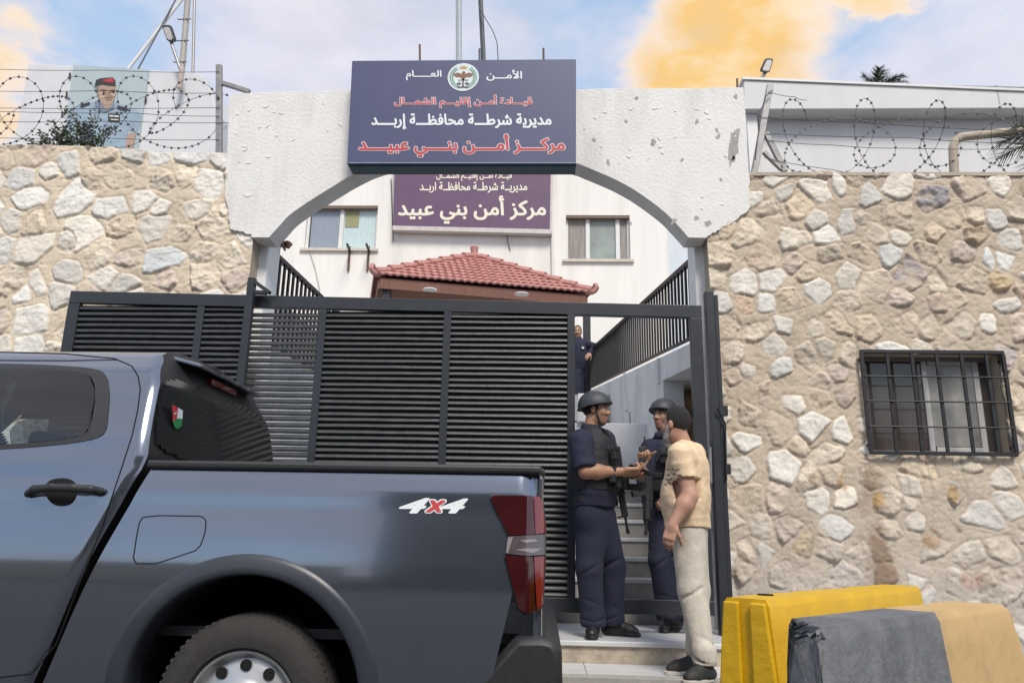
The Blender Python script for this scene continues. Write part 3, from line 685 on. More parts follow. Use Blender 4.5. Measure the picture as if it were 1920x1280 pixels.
def text_mesh(s, bold=0.0, shear=0.0):
    c = bpy.data.curves.new('lettering', 'FONT'); c.body = s; c.offset = bold; c.shear = shear; c.resolution_u = 3
    o = bpy.data.objects.new('lettering', c); COL.objects.link(o)
    dg = bpy.context.evaluated_depsgraph_get(); dg.update()
    me = bpy.data.meshes.new_from_object(o.evaluated_get(dg))
    V = np.array([v.co[:2] for v in me.vertices]); F = [tuple(p.vertices) for p in me.polygons]
    bpy.data.objects.remove(o); bpy.data.curves.remove(c); bpy.data.meshes.remove(me); return V, F
def text_field(s, shear=0.0, res=46):
    """2-D signed distance grid of a line of lettering (union of all glyphs)"""
    V, F = text_mesh(s)
    tri = []
    for f in F:
        for i in range(1, len(f)-1): tri.append((f[0], f[i], f[i+1]))
    T = np.array(tri); V = V.copy(); V[:, 0] += shear*V[:, 1]
    lo, hi = V.min(0)-0.12, V.max(0)+0.12; h = 1.0/res; nx, ny = np.ceil((hi-lo)/h).astype(int)+1
    ins = np.zeros((nx, ny), bool); gx = lo[0]+h*np.arange(nx); gy = lo[1]+h*np.arange(ny)
    for t in T:
        p = V[t]; a0, a1 = ((p.min(0)-lo)/h).astype(int), ((p.max(0)-lo)/h).astype(int)+2
        X, Y = np.meshgrid(gx[a0[0]:a1[0]], gy[a0[1]:a1[1]], indexing='ij')
        def c(i, j): return (p[j, 0]-p[i, 0])*(Y-p[i, 1])-(p[j, 1]-p[i, 1])*(X-p[i, 0])
        d = [c(0, 1), c(1, 2), c(2, 0)]; m = ((d[0] >= -1e-9) & (d[1] >= -1e-9) & (d[2] >= -1e-9)) | ((d[0] <= 1e-9) & (d[1] <= 1e-9) & (d[2] <= 1e-9))
        ins[a0[0]:a1[0], a0[1]:a1[1]] |= m
    D = np.full((nx, ny), 0.2); R = int(0.14/h)+1
    cnt = {}
    for t in T:
        for i in range(3):
            k = tuple(sorted((t[i], t[(i+1) % 3]))); cnt[k] = cnt.get(k, 0)+1
    for (i, j), n in cnt.items():
        if n > 1: continue
        a, b = V[i], V[j]; L2 = max(((b-a)**2).sum(), 1e-12)
        a0 = np.maximum(((np.minimum(a, b)-lo)/h).astype(int)-R, 0); a1 = ((np.maximum(a, b)-lo)/h).astype(int)+R+1
        X, Y = np.meshgrid(gx[a0[0]:a1[0]], gy[a0[1]:a1[1]], indexing='ij')
        t = np.clip(((X-a[0])*(b[0]-a[0])+(Y-a[1])*(b[1]-a[1]))/L2, 0, 1)
        d = np.hypot(X-a[0]-t*(b[0]-a[0]), Y-a[1]-t*(b[1]-a[1])); s_ = D[a0[0]:a1[0], a0[1]:a1[1]]; np.minimum(s_, d, out=s_)
    return gx, gy, np.where(ins, -D, D)
def fill_level(gx, gy, D, lv):
    D = D-lv; V = []; F = []; vid = {}
    def vert(key, x, y):
        if key not in vid: vid[key] = len(V); V.append((x, y))
        return vid[key]
    S = D < 0; any_ = S[:-1, :-1] | S[1:, :-1] | S[:-1, 1:] | S[1:, 1:]; all_ = S[:-1, :-1] & S[1:, :-1] & S[:-1, 1:] & S[1:, 1:]
    for i in range(any_.shape[0]):                  # full cells are merged into vertical runs
        j = 0; col = all_[i]
        while j < len(col):
            if col[j]:
                k = j
                while k+1 < len(col) and col[k+1]: k += 1
                F.append((vert((i, j), gx[i], gy[j]), vert((i+1, j), gx[i+1], gy[j]), vert((i+1, k+1), gx[i+1], gy[k+1]), vert((i, k+1), gx[i], gy[k+1]))); j = k+1
            else: j += 1
    for i, j in np.argwhere(any_ & ~all_):
        cs = [(i, j), (i+1, j), (i+1, j+1), (i, j+1)]; P = []
        for a, b in zip(cs, cs[1:]+cs[:1]):
            if S[a]: P.append(vert(a, gx[a[0]], gy[a[1]]))
            if S[a] != S[b]:
                t = D[a]/(D[a]-D[b]); P.append(vert((min(a, b), max(a, b)), gx[a[0]]+(gx[b[0]]-gx[a[0]])*t, gy[a[1]]+(gy[b[1]]-gy[a[1]])*t))
        if len(P) > 2: F.append(tuple(P))
    return np.array(V), F
def put_text(name, s, box, Y, m, parent, bold=0.02, outline=None, shape=True, shear=0.0, at=None):
    """fit the lettering to the box (x0, y0, x1, y1) on the sign's own plane"""
    gx, gy, D = text_field(shape_ar(s) if shape else s, shear)
    V, F = fill_level(gx, gy, D, bold); Vo, Fo = fill_level(gx, gy, D, bold+outline[0]) if outline else (V, F)
    lo, hi = Vo.min(0), Vo.max(0)
    if at is None:
        P00, P10, P01 = W(box[0], box[3], Y), W(box[2], box[3], Y), W(box[0], box[1], Y)
        def place(V, dy): return [((P00 + (P10-P00)*u + (P01-P00)*v).x, Y-dy, (P00 + (P10-P00)*u + (P01-P00)*v).z) for u, v in (V-lo)/(hi-lo)]
    else:
        def place(V, dy): return [tuple(at(box[0]+(box[2]-box[0])*u, box[3]+(box[1]-box[3])*v, 0.002+dy)) for u, v in (V-lo)/(hi-lo)]
    if outline: from_arrays(name+'_outline', place(Vo, 0), Fo, outline[1], parent)
    return from_arrays(name, place(V, 0.002 if outline else 0), F, m, parent)
m_navy = M('navy_sign_vinyl', (0.062, 0.070, 0.155), 0.45, var=0.06, scale=3)
m_teal = M('teal_sign_edge', (0.010, 0.055, 0.085), 0.45, var=0.1)
m_twhite = M('sign_white', (0.72, 0.76, 0.78), 0.5, var=0.04); m_tred = M('sign_red', (0.50, 0.045, 0.055), 0.5, var=0.06)
SY = 6.22
sign = thing('entrance_sign', (W(868, 210, SY).x, SY, W(868, 309, SY).z), 'navy blue box sign with white and red Arabic lettering over the arch', 'sign')
fr = [W(660, 114, SY), W(1080, 111, SY), W(1080, 307, SY), W(651, 307, SY)]
MB().prism(fr, (0, 0.215, 0)).build('sign_box', m_navy, sign, bevel=0.006)
MB().prism([fr[3]+Vector((0, 0.004, -0.001)), fr[2]+Vector((0, 0.004, -0.001)), fr[2]+Vector((0, 0.03, -0.016)), fr[3]+Vector((0.01, 0.03, -0.016))], (0, 0.15, 0)).build('lower_valance', m_teal, sign)
MB().prism([fr[3]+Vector((0.01, -0.003, 0.003)), fr[2]+Vector((-0.005, -0.003, 0.003)), fr[2]+Vector((-0.005, -0.003, 0.009)), fr[3]+Vector((0.01, -0.003, 0.009))], (0, 0.004, 0)).build('edge_trim', M('pale_trim', (0.35, 0.36, 0.45), 0.4), sign)
TY = SY-0.003
put_text('lettering', 'الأمـــن', (912, 131, 979, 152), TY, m_twhite, sign, 0.022)
put_text('lettering', 'العـــــام', (761, 132, 828, 151), TY, m_twhite, sign, 0.022)
put_text('lettering', 'قيـــادة أمــن إقليـــم الشمـــال', (738, 178, 999, 204), TY, m_tred, sign, 0.022, (0.042, m_twhite))
put_text('lettering', 'مديرية شرطـــة محافظـــة إربــــد', (696, 213, 1035, 243), TY, m_twhite, sign, 0.032)
put_text('lettering', 'مركــــز أمــــن بنــــي عبيــــد', (671, 251, 1062, 296), TY, m_tred, sign, 0.034, (0.036, m_twhite))
# round crest
em = thing('crest', (0, 0, 0), None, None); em.parent = sign; c0 = W(868.6, 145, TY); em.location = c0-sign.location
k = (W(898, 145, TY)-c0).length
def E(u, v, lay=1): return Vector((c0.x+u*k, TY-0.0012*lay, c0.z+v*k))
def epoly(b, pts, lay, m=0): b.poly([E(u, v, lay) for u, v in pts], m)
mb = MB(); epoly(mb, [(math.cos(a*math.pi/24), math.sin(a*math.pi/24)) for a in range(48)], 1); mb.build('crest_disc', M('crest_white', (0.62, 0.70, 0.72), 0.5), em)
mb = MB(); re = random.Random(2)
for sgn in (-1, 1):
    for i in range(15):
        a = -math.pi/2 + sgn*(0.35+i*0.155); r = 0.76
        for side in (-1, 1):
            ca, sa = math.cos(a), math.sin(a); cx, cz = (r+side*0.07)*ca, (r+side*0.07)*sa; b = a+sgn*(1.57)-side*sgn*0.7
            epoly(mb, [(cx+0.10*math.cos(b)*t-0.035*math.sin(b)*w, cz+0.10*math.sin(b)*t+0.035*math.cos(b)*w) for t, w in ((-1, 0), (-.2, 1), (1, 0), (-.2, -1))], 2)
mb.build('wreath', M('wreath_green', (0.03, 0.20, 0.10), 0.5), em)
mb = MB()
for sgn in (-1, 1):
    epoly(mb, [(0, .02), (sgn*.12, .22), (sgn*.34, .32), (sgn*.60, .24), (sgn*.62, .12), (sgn*.50, .02), (sgn*.40, -.03), (sgn*.25, .0), (sgn*.14, -.08)][::sgn], 2)
epoly(mb, [(-.11, .2), (-.08, .36), (0, .42), (.1, .38), (.14, .32), (.09, .2), (.11, -.1), (0, -.28), (-.11, -.1)], 3)
mb.build('eagle', M('eagle_brown', (0.22, 0.10, 0.06), 0.5), em)
mb = MB()
epoly(mb, [(-.05, -.1), (.05, -.1), (.05, -.62), (-.05, -.62)], 3)
epoly(mb, [(-.40, -.66), (-.2, -.72), (0, -.62), (.2, -.72), (.40, -.66), (.22, -.80), (0, -.76), (-.22, -.80)], 3)
for s in (-1, 1):
    epoly(mb, [(s*.25-.16, -.42), (s*.25+.16, -.42), (s*.25+.09, -.54), (s*.25-.09, -.54)], 3)
    epoly(mb, [(s*.25-.02, -.42), (s*.25+.02, -.42), (s*.25+.02, -.2), (s*.25-.02, -.2)], 3)
epoly(mb, [(-.3, -.2), (.3, -.2), (.3, -.24), (-.3, -.24)], 3)
mb.build('scales', M('scales_dark', (0.10, 0.05, 0.06), 0.5), em)
mb = MB(); epoly(mb, [(-.22, .58), (.22, .58), (.26, .78), (.13, .70), (.08, .86), (0, .74), (-.08, .86), (-.13, .70), (-.26, .78)], 2); mb.build('crown_mark', M('crown_gold', (0.45, 0.30, 0.08), 0.4), em)
def rod(name, label, pts, r, m, cat='rod', grp=None):
    b = MB(); b.tube(pts, r, 8); return tag(b.build(name, m, loc=pts[0]), label, cat, grp)
for px, py, lab in ((788, 84, 'bare steel starter bar standing above the sign next to its darker end'), (1020, 91, 'bare steel starter bar over the far end of the blue sign'), (1383, 148, 'short steel starter bar on the gateway top by the low white building')):
    b = W(px, 175, 6.55); rod('starter_bar', lab, [b, W(px-1, py, 6.55)], 0.010, m_rust, 'steel bar', 'steel bars on top of the gateway')

# ------------------------------------------------------------------ building behind the arch
BY = 18.0
bld = thing('station_building', (-2, BY, LAND_Z), 'cream plastered building with two windows seen through the arch', 'building')
bxr = W(1252, 440, BY).x; ZT = 10.4
lwin = [W(575, 386, BY), W(709, 385, BY), W(704, 470, BY), W(572, 463, BY)]
def rect(c): xs_ = sorted(p.x for p in c); zs_ = sorted(p.z for p in c); return (xs_[0]+xs_[1])/2, (xs_[2]+xs_[3])/2, (zs_[0]+zs_[1])/2, (zs_[2]+zs_[3])/2
L_ = rect(lwin); R_ = rect([W(1061, 402, BY), W(1180, 405, BY), W(1183, 488, BY), W(1061, 486, BY)])
mb = MB(); D = 0.3
edges = [(-14, L_[0]), (L_[1], R_[0]), (R_[1], bxr)]
for a, b in edges: mb.bx(a, b, BY, BY+D, LAND_Z, ZT)
for r in (L_, R_): mb.bx(r[0], r[1], BY, BY+D, LAND_Z, r[2]); mb.bx(r[0], r[1], BY, BY+D, r[3], ZT)
mb.bx(-14, bxr, BY+5, BY+5.2, LAND_Z, ZT); mb.bx(bxr-0.25, bxr-0.001, BY+D, BY+5, LAND_Z, ZT); mb.bx(-14, bxr-0.001, BY+0.05, BY+5.1, ZT+0.001, ZT+0.12)
mb.build('wall', m_facade, bld)
m_stn = M('rain_stain', (0.60, 0.57, 0.52), 0.9, var=0.1)
def window(r, panes, frames, label=None):
    w = thing('window', (0, 0, 0), None, None); w.parent = bld; w.location = Vector((r[0], BY, r[2]))-bld.location
    f = 0.06; y = BY+0.12
    mb = MB(); mb.bx(r[0], r[1], y, y+0.06, r[2], r[2]+f); mb.bx(r[0], r[1], y, y+0.06, r[3]-f, r[3]); mb.bx(r[0], r[0]+f, y, y+0.06, r[2]+f, r[3]-f); mb.bx(r[1]-f, r[1], y, y+0.06, r[2]+f, r[3]-f)
    for q in frames: x = r[0]+(r[1]-r[0])*q; mb.bx(x-0.05, x+0.05, y-0.01, y+0.05, r[2]+f, r[3]-f)
    mb.build('frame', m_alu, w)
    MB().bx(r[0]-0.08, r[1]+0.08, BY-0.07, BY+0.12, r[2]-0.07, r[2]).build('sill', M('window_sill', (0.55, 0.50, 0.44), 0.8, var=0.15), w)
    MB().bx(r[0], r[1], BY+0.01, BY+0.12, r[3]-0.07, r[3]-0.0).build('lintel_strip', M('brown_lintel', (0.17, 0.12, 0.09), 0.7), w)
    for (a, b, z0, z1, m, dy) in panes:
        xa, xb = r[0]+(r[1]-r[0])*a, r[0]+(r[1]-r[0])*b; za, zb = r[2]+(r[3]-r[2])*z0, r[2]+(r[3]-r[2])*z1
        MB().bx(xa, xb, y+0.03+dy, y+0.034+dy, za, zb).build('pane', m, w)
    return w
def meshmat(name, c1, c2, sc):
    m = M(name, c1, 0.3, var=0.15, scale=3); t = m.node_tree; b = t.nodes['Principled BSDF']
    br = t.nodes.new('ShaderNodeTexBrick'); br.offset = 0; br.inputs['Scale'].default_value = sc; br.inputs['Color1'].default_value = (*c1, 1); br.inputs['Color2'].default_value = (*[c*1.1 for c in c1], 1); br.inputs['Mortar'].default_value = (*c2, 1)
    br.inputs['Mortar Size'].default_value = 0.018; br.inputs['Brick Width'].default_value = 0.25; br.inputs['Row Height'].default_value = 0.25
    co = t.nodes.new('ShaderNodeTexCoord'); mpn = t.nodes.new('ShaderNodeMapping'); mpn.inputs['Rotation'].default_value = (rad(90), 0, 0)
    t.links.new(co.outputs['Object'], mpn.inputs[0]); t.links.new(mpn.outputs[0], br.inputs[0]); t.links.new(br.outputs[0], b.inputs['Base Color']); return m
window(L_, [(0.05, 0.47, .06, .93, meshmat('blue_grey_mesh_pane', (0.26, 0.30, 0.36), (0.20, 0.23, 0.28), 4.0), 0), (0.5, 0.96, .06, .93, meshmat('pale_cyan_glass', (0.50, 0.62, 0.62), (0.36, 0.47, 0.50), 4.0), 0.005), (0.53, 0.72, .55, .92, M('olive_card', (0.29, 0.28, 0.15), 0.7), -0.01)], [0.485])
m_curt = M('grey_curtain', (0.27, 0.25, 0.23), 0.8, var=0.35, scale=5, streak=True)
window(R_, [(0.04, 0.33, .05, .94, m_curt, 0.0), (0.36, 0.80, .05, .94, M('grey_green_glass', (0.27, 0.31, 0.29), 0.2, var=0.2, scale=2), 0.005), (0.83, 0.97, .05, .94, m_curt, 0.0)], [0.345, 0.815])
MB().tube([W(1034, 375, BY-0.05), W(1036, 470, BY-0.05), W(1038, 560, BY-0.05)], 0.04, 8).build('downpipe', m_alu, bld)
MB().tube([W(733, 335, BY-0.04), W(734, 352, BY-0.04), W(736, 420, BY-0.04), W(737, 452, BY-0.04)], 0.012, 6).build('cable', m_wire, bld)
MB().tube([W(580, 470, BY-0.03), W(590, 500, BY-0.03), W(600, 545, BY-0.03)], 0.008, 6).build('cable', M('grey_cable', (0.35, 0.34, 0.33), 0.7), bld)
MB().tube([W(950, 440, BY-0.03), W(953, 458, BY-0.03), W(957, 470, BY-0.03)], 0.01, 6).build('cable', m_wire, bld)
for px in (653, 689):
    t = thing('wall_bracket', W(px, 470, BY), 'rusty steel bracket left below the mesh window, %s' % ('the one nearer the pier' if px == 653 else 'the one nearer the tiled roof'), 'bracket', 'rusty brackets on the cream wall')
    MB().bar(W(px, 508, BY-0.03), W(px+3, 462, BY-0.03), 0.05, 0.03, up=(0, 1, 0)).build('upright', m_rust, t)
    MB().bar(W(px+3, 470, BY-0.05), W(px-2, 458, BY-0.65), 0.05, 0.05).build('arm', m_black, t)
# neighbouring wall to the right of the building
tag(MB().bx(bxr+0.3, 9, 20.5, 20.8, LAND_Z, 10.0).build('annex_wall', M('bluish_white_wall', (0.58, 0.63, 0.69), 0.85, var=0.05), loc=(5, 20.5, LAND_Z)), 'pale bluish wall showing past the corner of the cream building', 'wall')
# second sign, on that building
Y2 = BY-0.22
s2 = thing('building_sign', (W(886, 430, Y2).x, Y2, W(886, 430, Y2).z), 'faded purple sign with cream Arabic lettering on the rear building', 'sign')
q = [W(741, 290, Y2), W(1036, 293, Y2), W(1034, 431, Y2), W(737, 424, Y2)]
MB().prism(q, (0, 0.18, 0)).build('sign_panel', M('purple_sign_vinyl', (0.115, 0.062, 0.125), 0.5, var=0.1, scale=1.5), s2)
MB().prism([W(736, 423, Y2-0.02), W(1035, 430, Y2-0.02), W(1035, 438, Y2-0.02), W(736, 431, Y2-0.02)], (0, 0.2, 0)).build('sign_frame', M('sign_frame_pale', (0.52, 0.48, 0.46), 0.6, var=0.15, scale=6), s2)
MB().prism([W(1033, 293, Y2-0.01), W(1037, 293, Y2-0.01), W(1035, 431, Y2-0.01), W(1031, 431, Y2-0.01)], (0, 0.17, 0)).build('sign_frame', MATS['sign_frame_pale'], s2)
m_cream = M('sign_cream', (0.74, 0.69, 0.58), 0.5, var=0.05)
put_text('lettering', 'قيــادة أمــن إقليــم الشمــال', (818, 320, 960, 340), Y2-0.01, m_cream, s2, 0.026)
put_text('lettering', 'مديريــة شرطــة محافظــة اربــد', (787, 341, 989, 362), Y2-0.01, m_cream, s2, 0.026)
put_text('lettering', 'مركز أمن بني عبيد', (746, 367, 1025, 420), Y2-0.01, m_cream, s2, 0.03)

# ------------------------------------------------------------------ tiled canopy on the landing
c_l = W(703, 516, 13.0); zE = c_l.z
c_r = WZ(1110, 551, zE)
ux = (c_r-c_l); wid = ux.length; ux.normalize(); uy = Vector((-ux.y, ux.x, 0)); dep = 3.2
cen = c_l + ux*wid/2 + uy*dep/2
apx = Vector((cen.x, cen.y, W(903, 483, cen.y).z))
can = thing('tiled_canopy', (cen.x, cen.y, LAND_Z), 'small pavilion with a red tiled hip roof above the gate', 'canopy')
m_tile = M('red_clay_tile', (0.42, 0.20, 0.175), 0.7, var=0.3, scale=9, bump=0.2)
m_fasc = M('red_brown_fascia', (0.15, 0.060, 0.040), 0.6, var=0.25, scale=8, streak=True)
cor = [c_l, c_l+ux*wid, c_l+ux*wid+uy*dep, c_l+uy*dep]
mb = MB()
for e in range(4):
    a, b = cor[e], cor[(e+1) % 4]; n = (b-a).cross(apx-a).normalized()
    rows, per = 10, 10; ln = (b-a).length; nb = int(ln/0.135); nu = nb*8
    for r in range(rows):
        v0, v1 = r/rows, min(1.0, (r+1)/rows+0.03); V = []; F = []
        for v, lift in ((v0, 0.045), (v1, 0.010)):
            A, B = a.lerp(apx, v), b.lerp(apx, v); s0, s1 = v*0.5, 1-v*0.5
            for i in range(nu+1):
                s = s0+(s1-s0)*i/nu; u = 0 if v >= 1 else (s-s0)/(s1-s0)
                w = abs(math.sin(math.pi*s*nb)); V.append(A.lerp(B, u) + n*(lift+0.026*w))
        for i in range(nu): F.append((i, i+1, nu+2+i, nu+1+i))
        lip = [p-n*0.035 for p in V[:nu+1]]; bse = len(V); V += lip
        F += [(bse+i, bse+i+1, i+1, i) for i in range(nu)]
        mb.add(V, F)
mb.build('roof_tiles', m_tile, can, auto=True)
mb = MB()
for c in cor:
    for i in range(8):
        p, q2 = c.lerp(apx, i/8), c.lerp(apx, (i+1.12)/8) if i < 7 else apx
        mb.tube([p+Vector((0, 0, .07)), q2+Vector((0, 0, .05))], 0.085, 8, r2=0.06)
mb.build('ridge_tiles', m_tile, can, smooth=True)
for c in cor:
    d = (c-apx); d.z = 0; d.normalize()
    MB().tube([c+d*t+Vector((0, 0, h)) for t, h in ((-.1, .05), (.0, .04), (.06, .06), (.10, .11), (.08, .17), (.03, .17))], 0.06, 10, r2=0.04).build('corner_finial', m_tile, can, smooth=True)
MB().lathe(apx-Vector((0, 0, .02)), (0, 0, 1), [(0.0, -.05), (.10, -.05), (.07, .12), (.09, .24), (.075, .26), (0, .26)], 16).build('top_finial', m_tile, can, smooth=True)
mb = MB()
ins = [c + (cen-c).normalized()*0.12 for c in cor]
for e in range(4):
    a, b = ins[e].copy(), ins[(e+1) % 4].copy(); a.z = b.z = zE-0.12; mb.bar(a, b, 0.06, 0.20)
mb.build('fascia', m_fasc, can)
zc = zE-0.20
MB().prism([(p.x, p.y, zc) for p in ins], (0, 0, 0.05)).build('ceiling', M('brown_ceiling', (0.19, 0.075, 0.045), 0.6, var=0.2, scale=5), can)
for px, py in ((806, 543), (978, 551)):
    p = WZ(px, py, zc-0.004); MB().disc(p-Vector((0, 0, 0.012)), 0.13, (0, 0, 1), 0.016).build('downlight', M('downlight_white', (0.75, 0.76, 0.78), 0.4), can)
for i, c in enumerate(cor):
    p = c + (cen-c).normalized()*0.3
    if i == 1: p = W(1100, 600, p.y)
    MB().bx(p.x-0.07, p.x+0.07, p.y-0.07, p.y+0.07, LAND_Z, zc).build('canopy_post', m_iron, can)

# ------------------------------------------------------------------ low building on the right, behind the wall
RY = 8.2
m_panel = M('grey_white_panel', (0.62, 0.625, 0.63), 0.75, var=0.06, scale=1.2, bump=0.05, streak=True)
rb = thing('flat_roofed_building', (6, RY+2, 4.2), 'low grey-white building with a deep flat cornice beyond the right-hand coil of wire', 'building')
x0 = W(1425, 300, RY+0.24).x
MB().bx(x0, 14, RY+0.24, RY+2.1, 0.5, 6.0).build('wall', m_panel, rb)
ct, cb = W(1395, 150, RY), W(1395, 205, RY)
ce = ct+(W(1920, 172, RY)-ct)*(14-ct.x)/(W(1920, 172, RY).x-ct.x); cbe = cb+(W(1920, 203, RY)-cb)*(14-cb.x)/(W(1920, 203, RY).x-cb.x)
mb = MB(); 
mb.prism([ct, ce, cbe, cb], (0, 2.2, 0)); mb.build('cornice', m_panel, rb, bevel=0.01)
MB().prism([ct+Vector((-.02, -.02, 0)), ce+Vector((0, -.02, 0)), ce+Vector((0, -.02, .03)), ct+Vector((-.02, -.02, .03))], (0, 2.26, 0)).build('coping', m_alu, rb)
for px in (1465, 1595, 1770, 1900):
    p = W(px, 260, RY+0.24); MB().bx(p.x-0.004, p.x+0.004, RY+0.414, RY+0.245, 4.2, 6.0).build('panel_joint', m_steel, rb)
for px in (1872,):
    p = W(px, 180, RY-0.002); MB().bx(p.x-0.005, p.x+0.005, RY-0.003, RY+0.02, cbe.z+0.05, ct.z-0.09).build('cornice_joint', m_steel, rb)
p0 = W(1402, 250, RY+0.1); MB().bx(p0.x, p0.x+0.12, RY+0.1, RY+0.235, 3, cb.z-0.004).build('corner_post', m_alu, rb)
MB().tube([W(*p, 7.3) for p in ((1790, 340), (1788, 300), (1787, 276), (1792, 264), (1803, 257), (1840, 253), (1880, 249), (1950, 244))], 0.045, 10).build('vent_pipe', m_riser, rb, smooth=True)

# ------------------------------------------------------------------ rooftop room with the portrait banner (left)
LY = 9.0
room = thing('rooftop_room', (-5.8, LY, 4.2), 'small white room above the left wall with a banner on its door', 'room')
q = [W(55, 119, LY), W(275, 131, LY), W(372, 137, LY), W(386, 146, LY), W(410, 215, LY)]
pts = q + [Vector((q[-1].x+0.05, LY, 4.2)), Vector((q[0].x, LY, 4.2))]
MB().prism(pts, (0, 2.6, 0)).build('wall', M('room_white', (0.60, 0.61, 0.63), 0.8, var=0.05, bump=0.05), room, bevel=0.01)
ban = thing('portrait_banner', W(200, 275, LY-0.02), 'banner showing a man in a light blue uniform shirt and dark beret', 'banner')
PY = LY-0.02
def flat(name, pts, m, lay, parent=ban, Y=None):
    b = MB(); b.poly([W(px, py, (Y or PY)) + Vector((0, -0.003*lay, 0)) for px, py in pts]); return b.build(name, m, parent)
MB().prism([W(138, 122, PY), W(279, 131, PY), W(257, 290, PY), W(114, 288, PY)], (0, 0.012, 0)).build('banner_sheet', M('banner_pale_blue', (0.38, 0.46, 0.49), 0.6, var=0.06), ban)
m_shirt = M('print_blue_shirt', (0.27, 0.36, 0.44), 0.6, var=0.25, scale=5); m_skinp = M('print_skin', (0.38, 0.27, 0.21), 0.6, var=0.1)
m_inkb = M('print_black', (0.03, 0.03, 0.035), 0.6); m_pr = M('print_red', (0.40, 0.04, 0.05), 0.6); m_pw = M('print_white', (0.6, 0.62, 0.6), 0.6)
flat('print_shirt', [(152, 196), (175, 192), (196, 190), (215, 192), (232, 198), (252, 204), (266, 215), (264, 232), (258, 250), (240, 245), (236, 288), (150, 288), (146, 268), (136, 244), (124, 250), (130, 222), (138, 204)], m_shirt, 1)
flat('print_neck', [(183, 178), (213, 178), (212, 194), (204, 205), (196, 207), (186, 192)], m_skinp, 2)
flat('print_face', [(180, 160), (183, 152), (214, 152), (218, 162), (218, 176), (214, 190), (206, 198), (196, 198), (188, 190), (183, 180)], m_skinp, 3)
flat('print_beret', [(178, 164), (181, 151), (190, 148), (212, 146), (217, 152), (218, 163), (205, 162), (192, 160)], m_inkb, 4)
flat('print_beret_top', [(192, 152), (212, 147), (215, 156), (203, 156)], m_pr, 5)
flat('print_moustache', [(199, 181), (213, 180), (214, 183), (206, 184), (198, 185)], M('print_grey', (0.27, 0.20, 0.16), 0.6), 5)
m_pb = M('print_brown', (0.13, 0.08, 0.06), 0.6); m_ps = M('print_skin_dark', (0.33, 0.20, 0.14), 0.6); m_pl = M('print_skin_pale', (0.50, 0.34, 0.25), 0.6)
flat('print_brow', [(190, 168.5), (201, 170), (201, 171.3), (190, 170.5)], m_pb, 5); flat('print_brow', [(206, 170.5), (216, 169), (216, 170.6), (206, 172)], m_pb, 5)
flat('print_eye', [(192, 172.5), (196, 171.8), (200, 172.8), (196, 174)], m_pb, 6); flat('print_eye', [(207, 172.6), (211, 171.6), (215, 172), (211, 173.6)], m_pb, 6)
flat('print_nose', [(203, 171), (206, 171), (209, 179), (206, 180.5), (201, 180)], m_ps, 4.5); flat('print_cheek', [(187, 176), (196, 175), (199, 180), (194, 186), (188, 184)], m_pl, 4); flat('print_cheek', [(210, 176), (216, 175), (217, 180), (212, 185)], m_pl, 4)
flat('print_mouth', [(199, 187), (211, 186), (210, 188), (203, 189)], m_ps, 5); flat('print_side_hair', [(180, 163), (186, 163), (186, 173), (183, 176)], M('print_hair_grey', (0.20, 0.18, 0.17), 0.6), 4)
flat('print_collar', [(178, 192), (186, 188), (198, 206), (208, 204), (215, 193), (214, 205), (196, 212), (180, 200)], M('print_collar_grey', (0.16, 0.2, 0.27), 0.6), 4)
for pts in ([(151, 198), (168, 192), (170, 196), (153, 203)], [(221, 199), (238, 203), (242, 207), (236, 210), (220, 204)]): flat('print_epaulette', pts, m_inkb, 4)
flat('print_ribbons', [(204, 214), (226, 215), (225, 230), (203, 228)], m_inkb, 4); flat('print_ribbon_stripe', [(206, 217), (224, 218), (224, 221), (206, 220)], m_pw, 5); flat('print_ribbon_stripe', [(206, 224), (223, 225), (223, 227), (206, 226)], m_pw, 5)
flat('print_arm', [(240, 252), (256, 250), (248, 288), (234, 288)], m_skinp, 4)
for px, py in ((132, 142), (126, 178), (274, 187)): flat('hinge', [(px-2, py-5), (px+2, py-5), (px+1, py+5), (px-3, py+5)], m_inkb, 2, room)

# masts and lamps
tag(MB().tube([W(338, 170, 12.5), W(352, 0, 12.5), W(358, -70, 12.5)], 0.055, 10).build('radio_mast', M('tan_pole', (0.36, 0.34, 0.31), 0.6, var=0.15), loc=W(338, 170, 12.5), smooth=True), 'thick tan mast with step pegs rising behind the white room', 'mast')
o = bpy.data.objects['radio_mast']
mb = MB()
for px, py in ((349, 35), (345, 75), (341, 115)): mb.tube([W(px-16, py, 12.45), W(px-15, py+2, 12.45), W(px+9, py+1, 12.45)], 0.013, 5)
mb.build('step_peg', m_steel, o)
rod('guy_pole', 'thin grey pole upright next to the tan mast', [W(361, 170, 12.6), W(366, -60, 12.6)], 0.028, m_steel, 'pole')
rod('guy_pole', 'pale slanting stay pole leaning above the white room', [W(236, 135, 11.5), W(348, -10, 12.5)], 0.032, M('pale_pole', (0.45, 0.46, 0.46), 0.5), 'pole')
rod('guy_wire', 'dark slanting stay wire just below the pale stay pole', [W(256, 135, 11.3), W(332, -5, 12.4)], 0.014, m_wire, 'wire')
b = W(861, 330, 19.0); rod('flag_mast', 'grey round mast rising behind the blue sign', [b, W(860, -60, 19)], 0.085, M('mast_grey', (0.36, 0.40, 0.43), 0.5), 'mast')
b = W(912, 330, 19.5); rod('aerial_pole', 'dark leaning aerial pole beside the round mast', [b, W(906, 100, 19.5), W(898, -60, 19.5)], 0.07, M('pole_dark', (0.06, 0.075, 0.08), 0.5), 'pole')
rod('aerial_pole', 'thin dark rod standing next to the leaning aerial pole', [W(902, 330, 19.4), W(899, 92, 19.4)], 0.03, m_wire, 'pole')
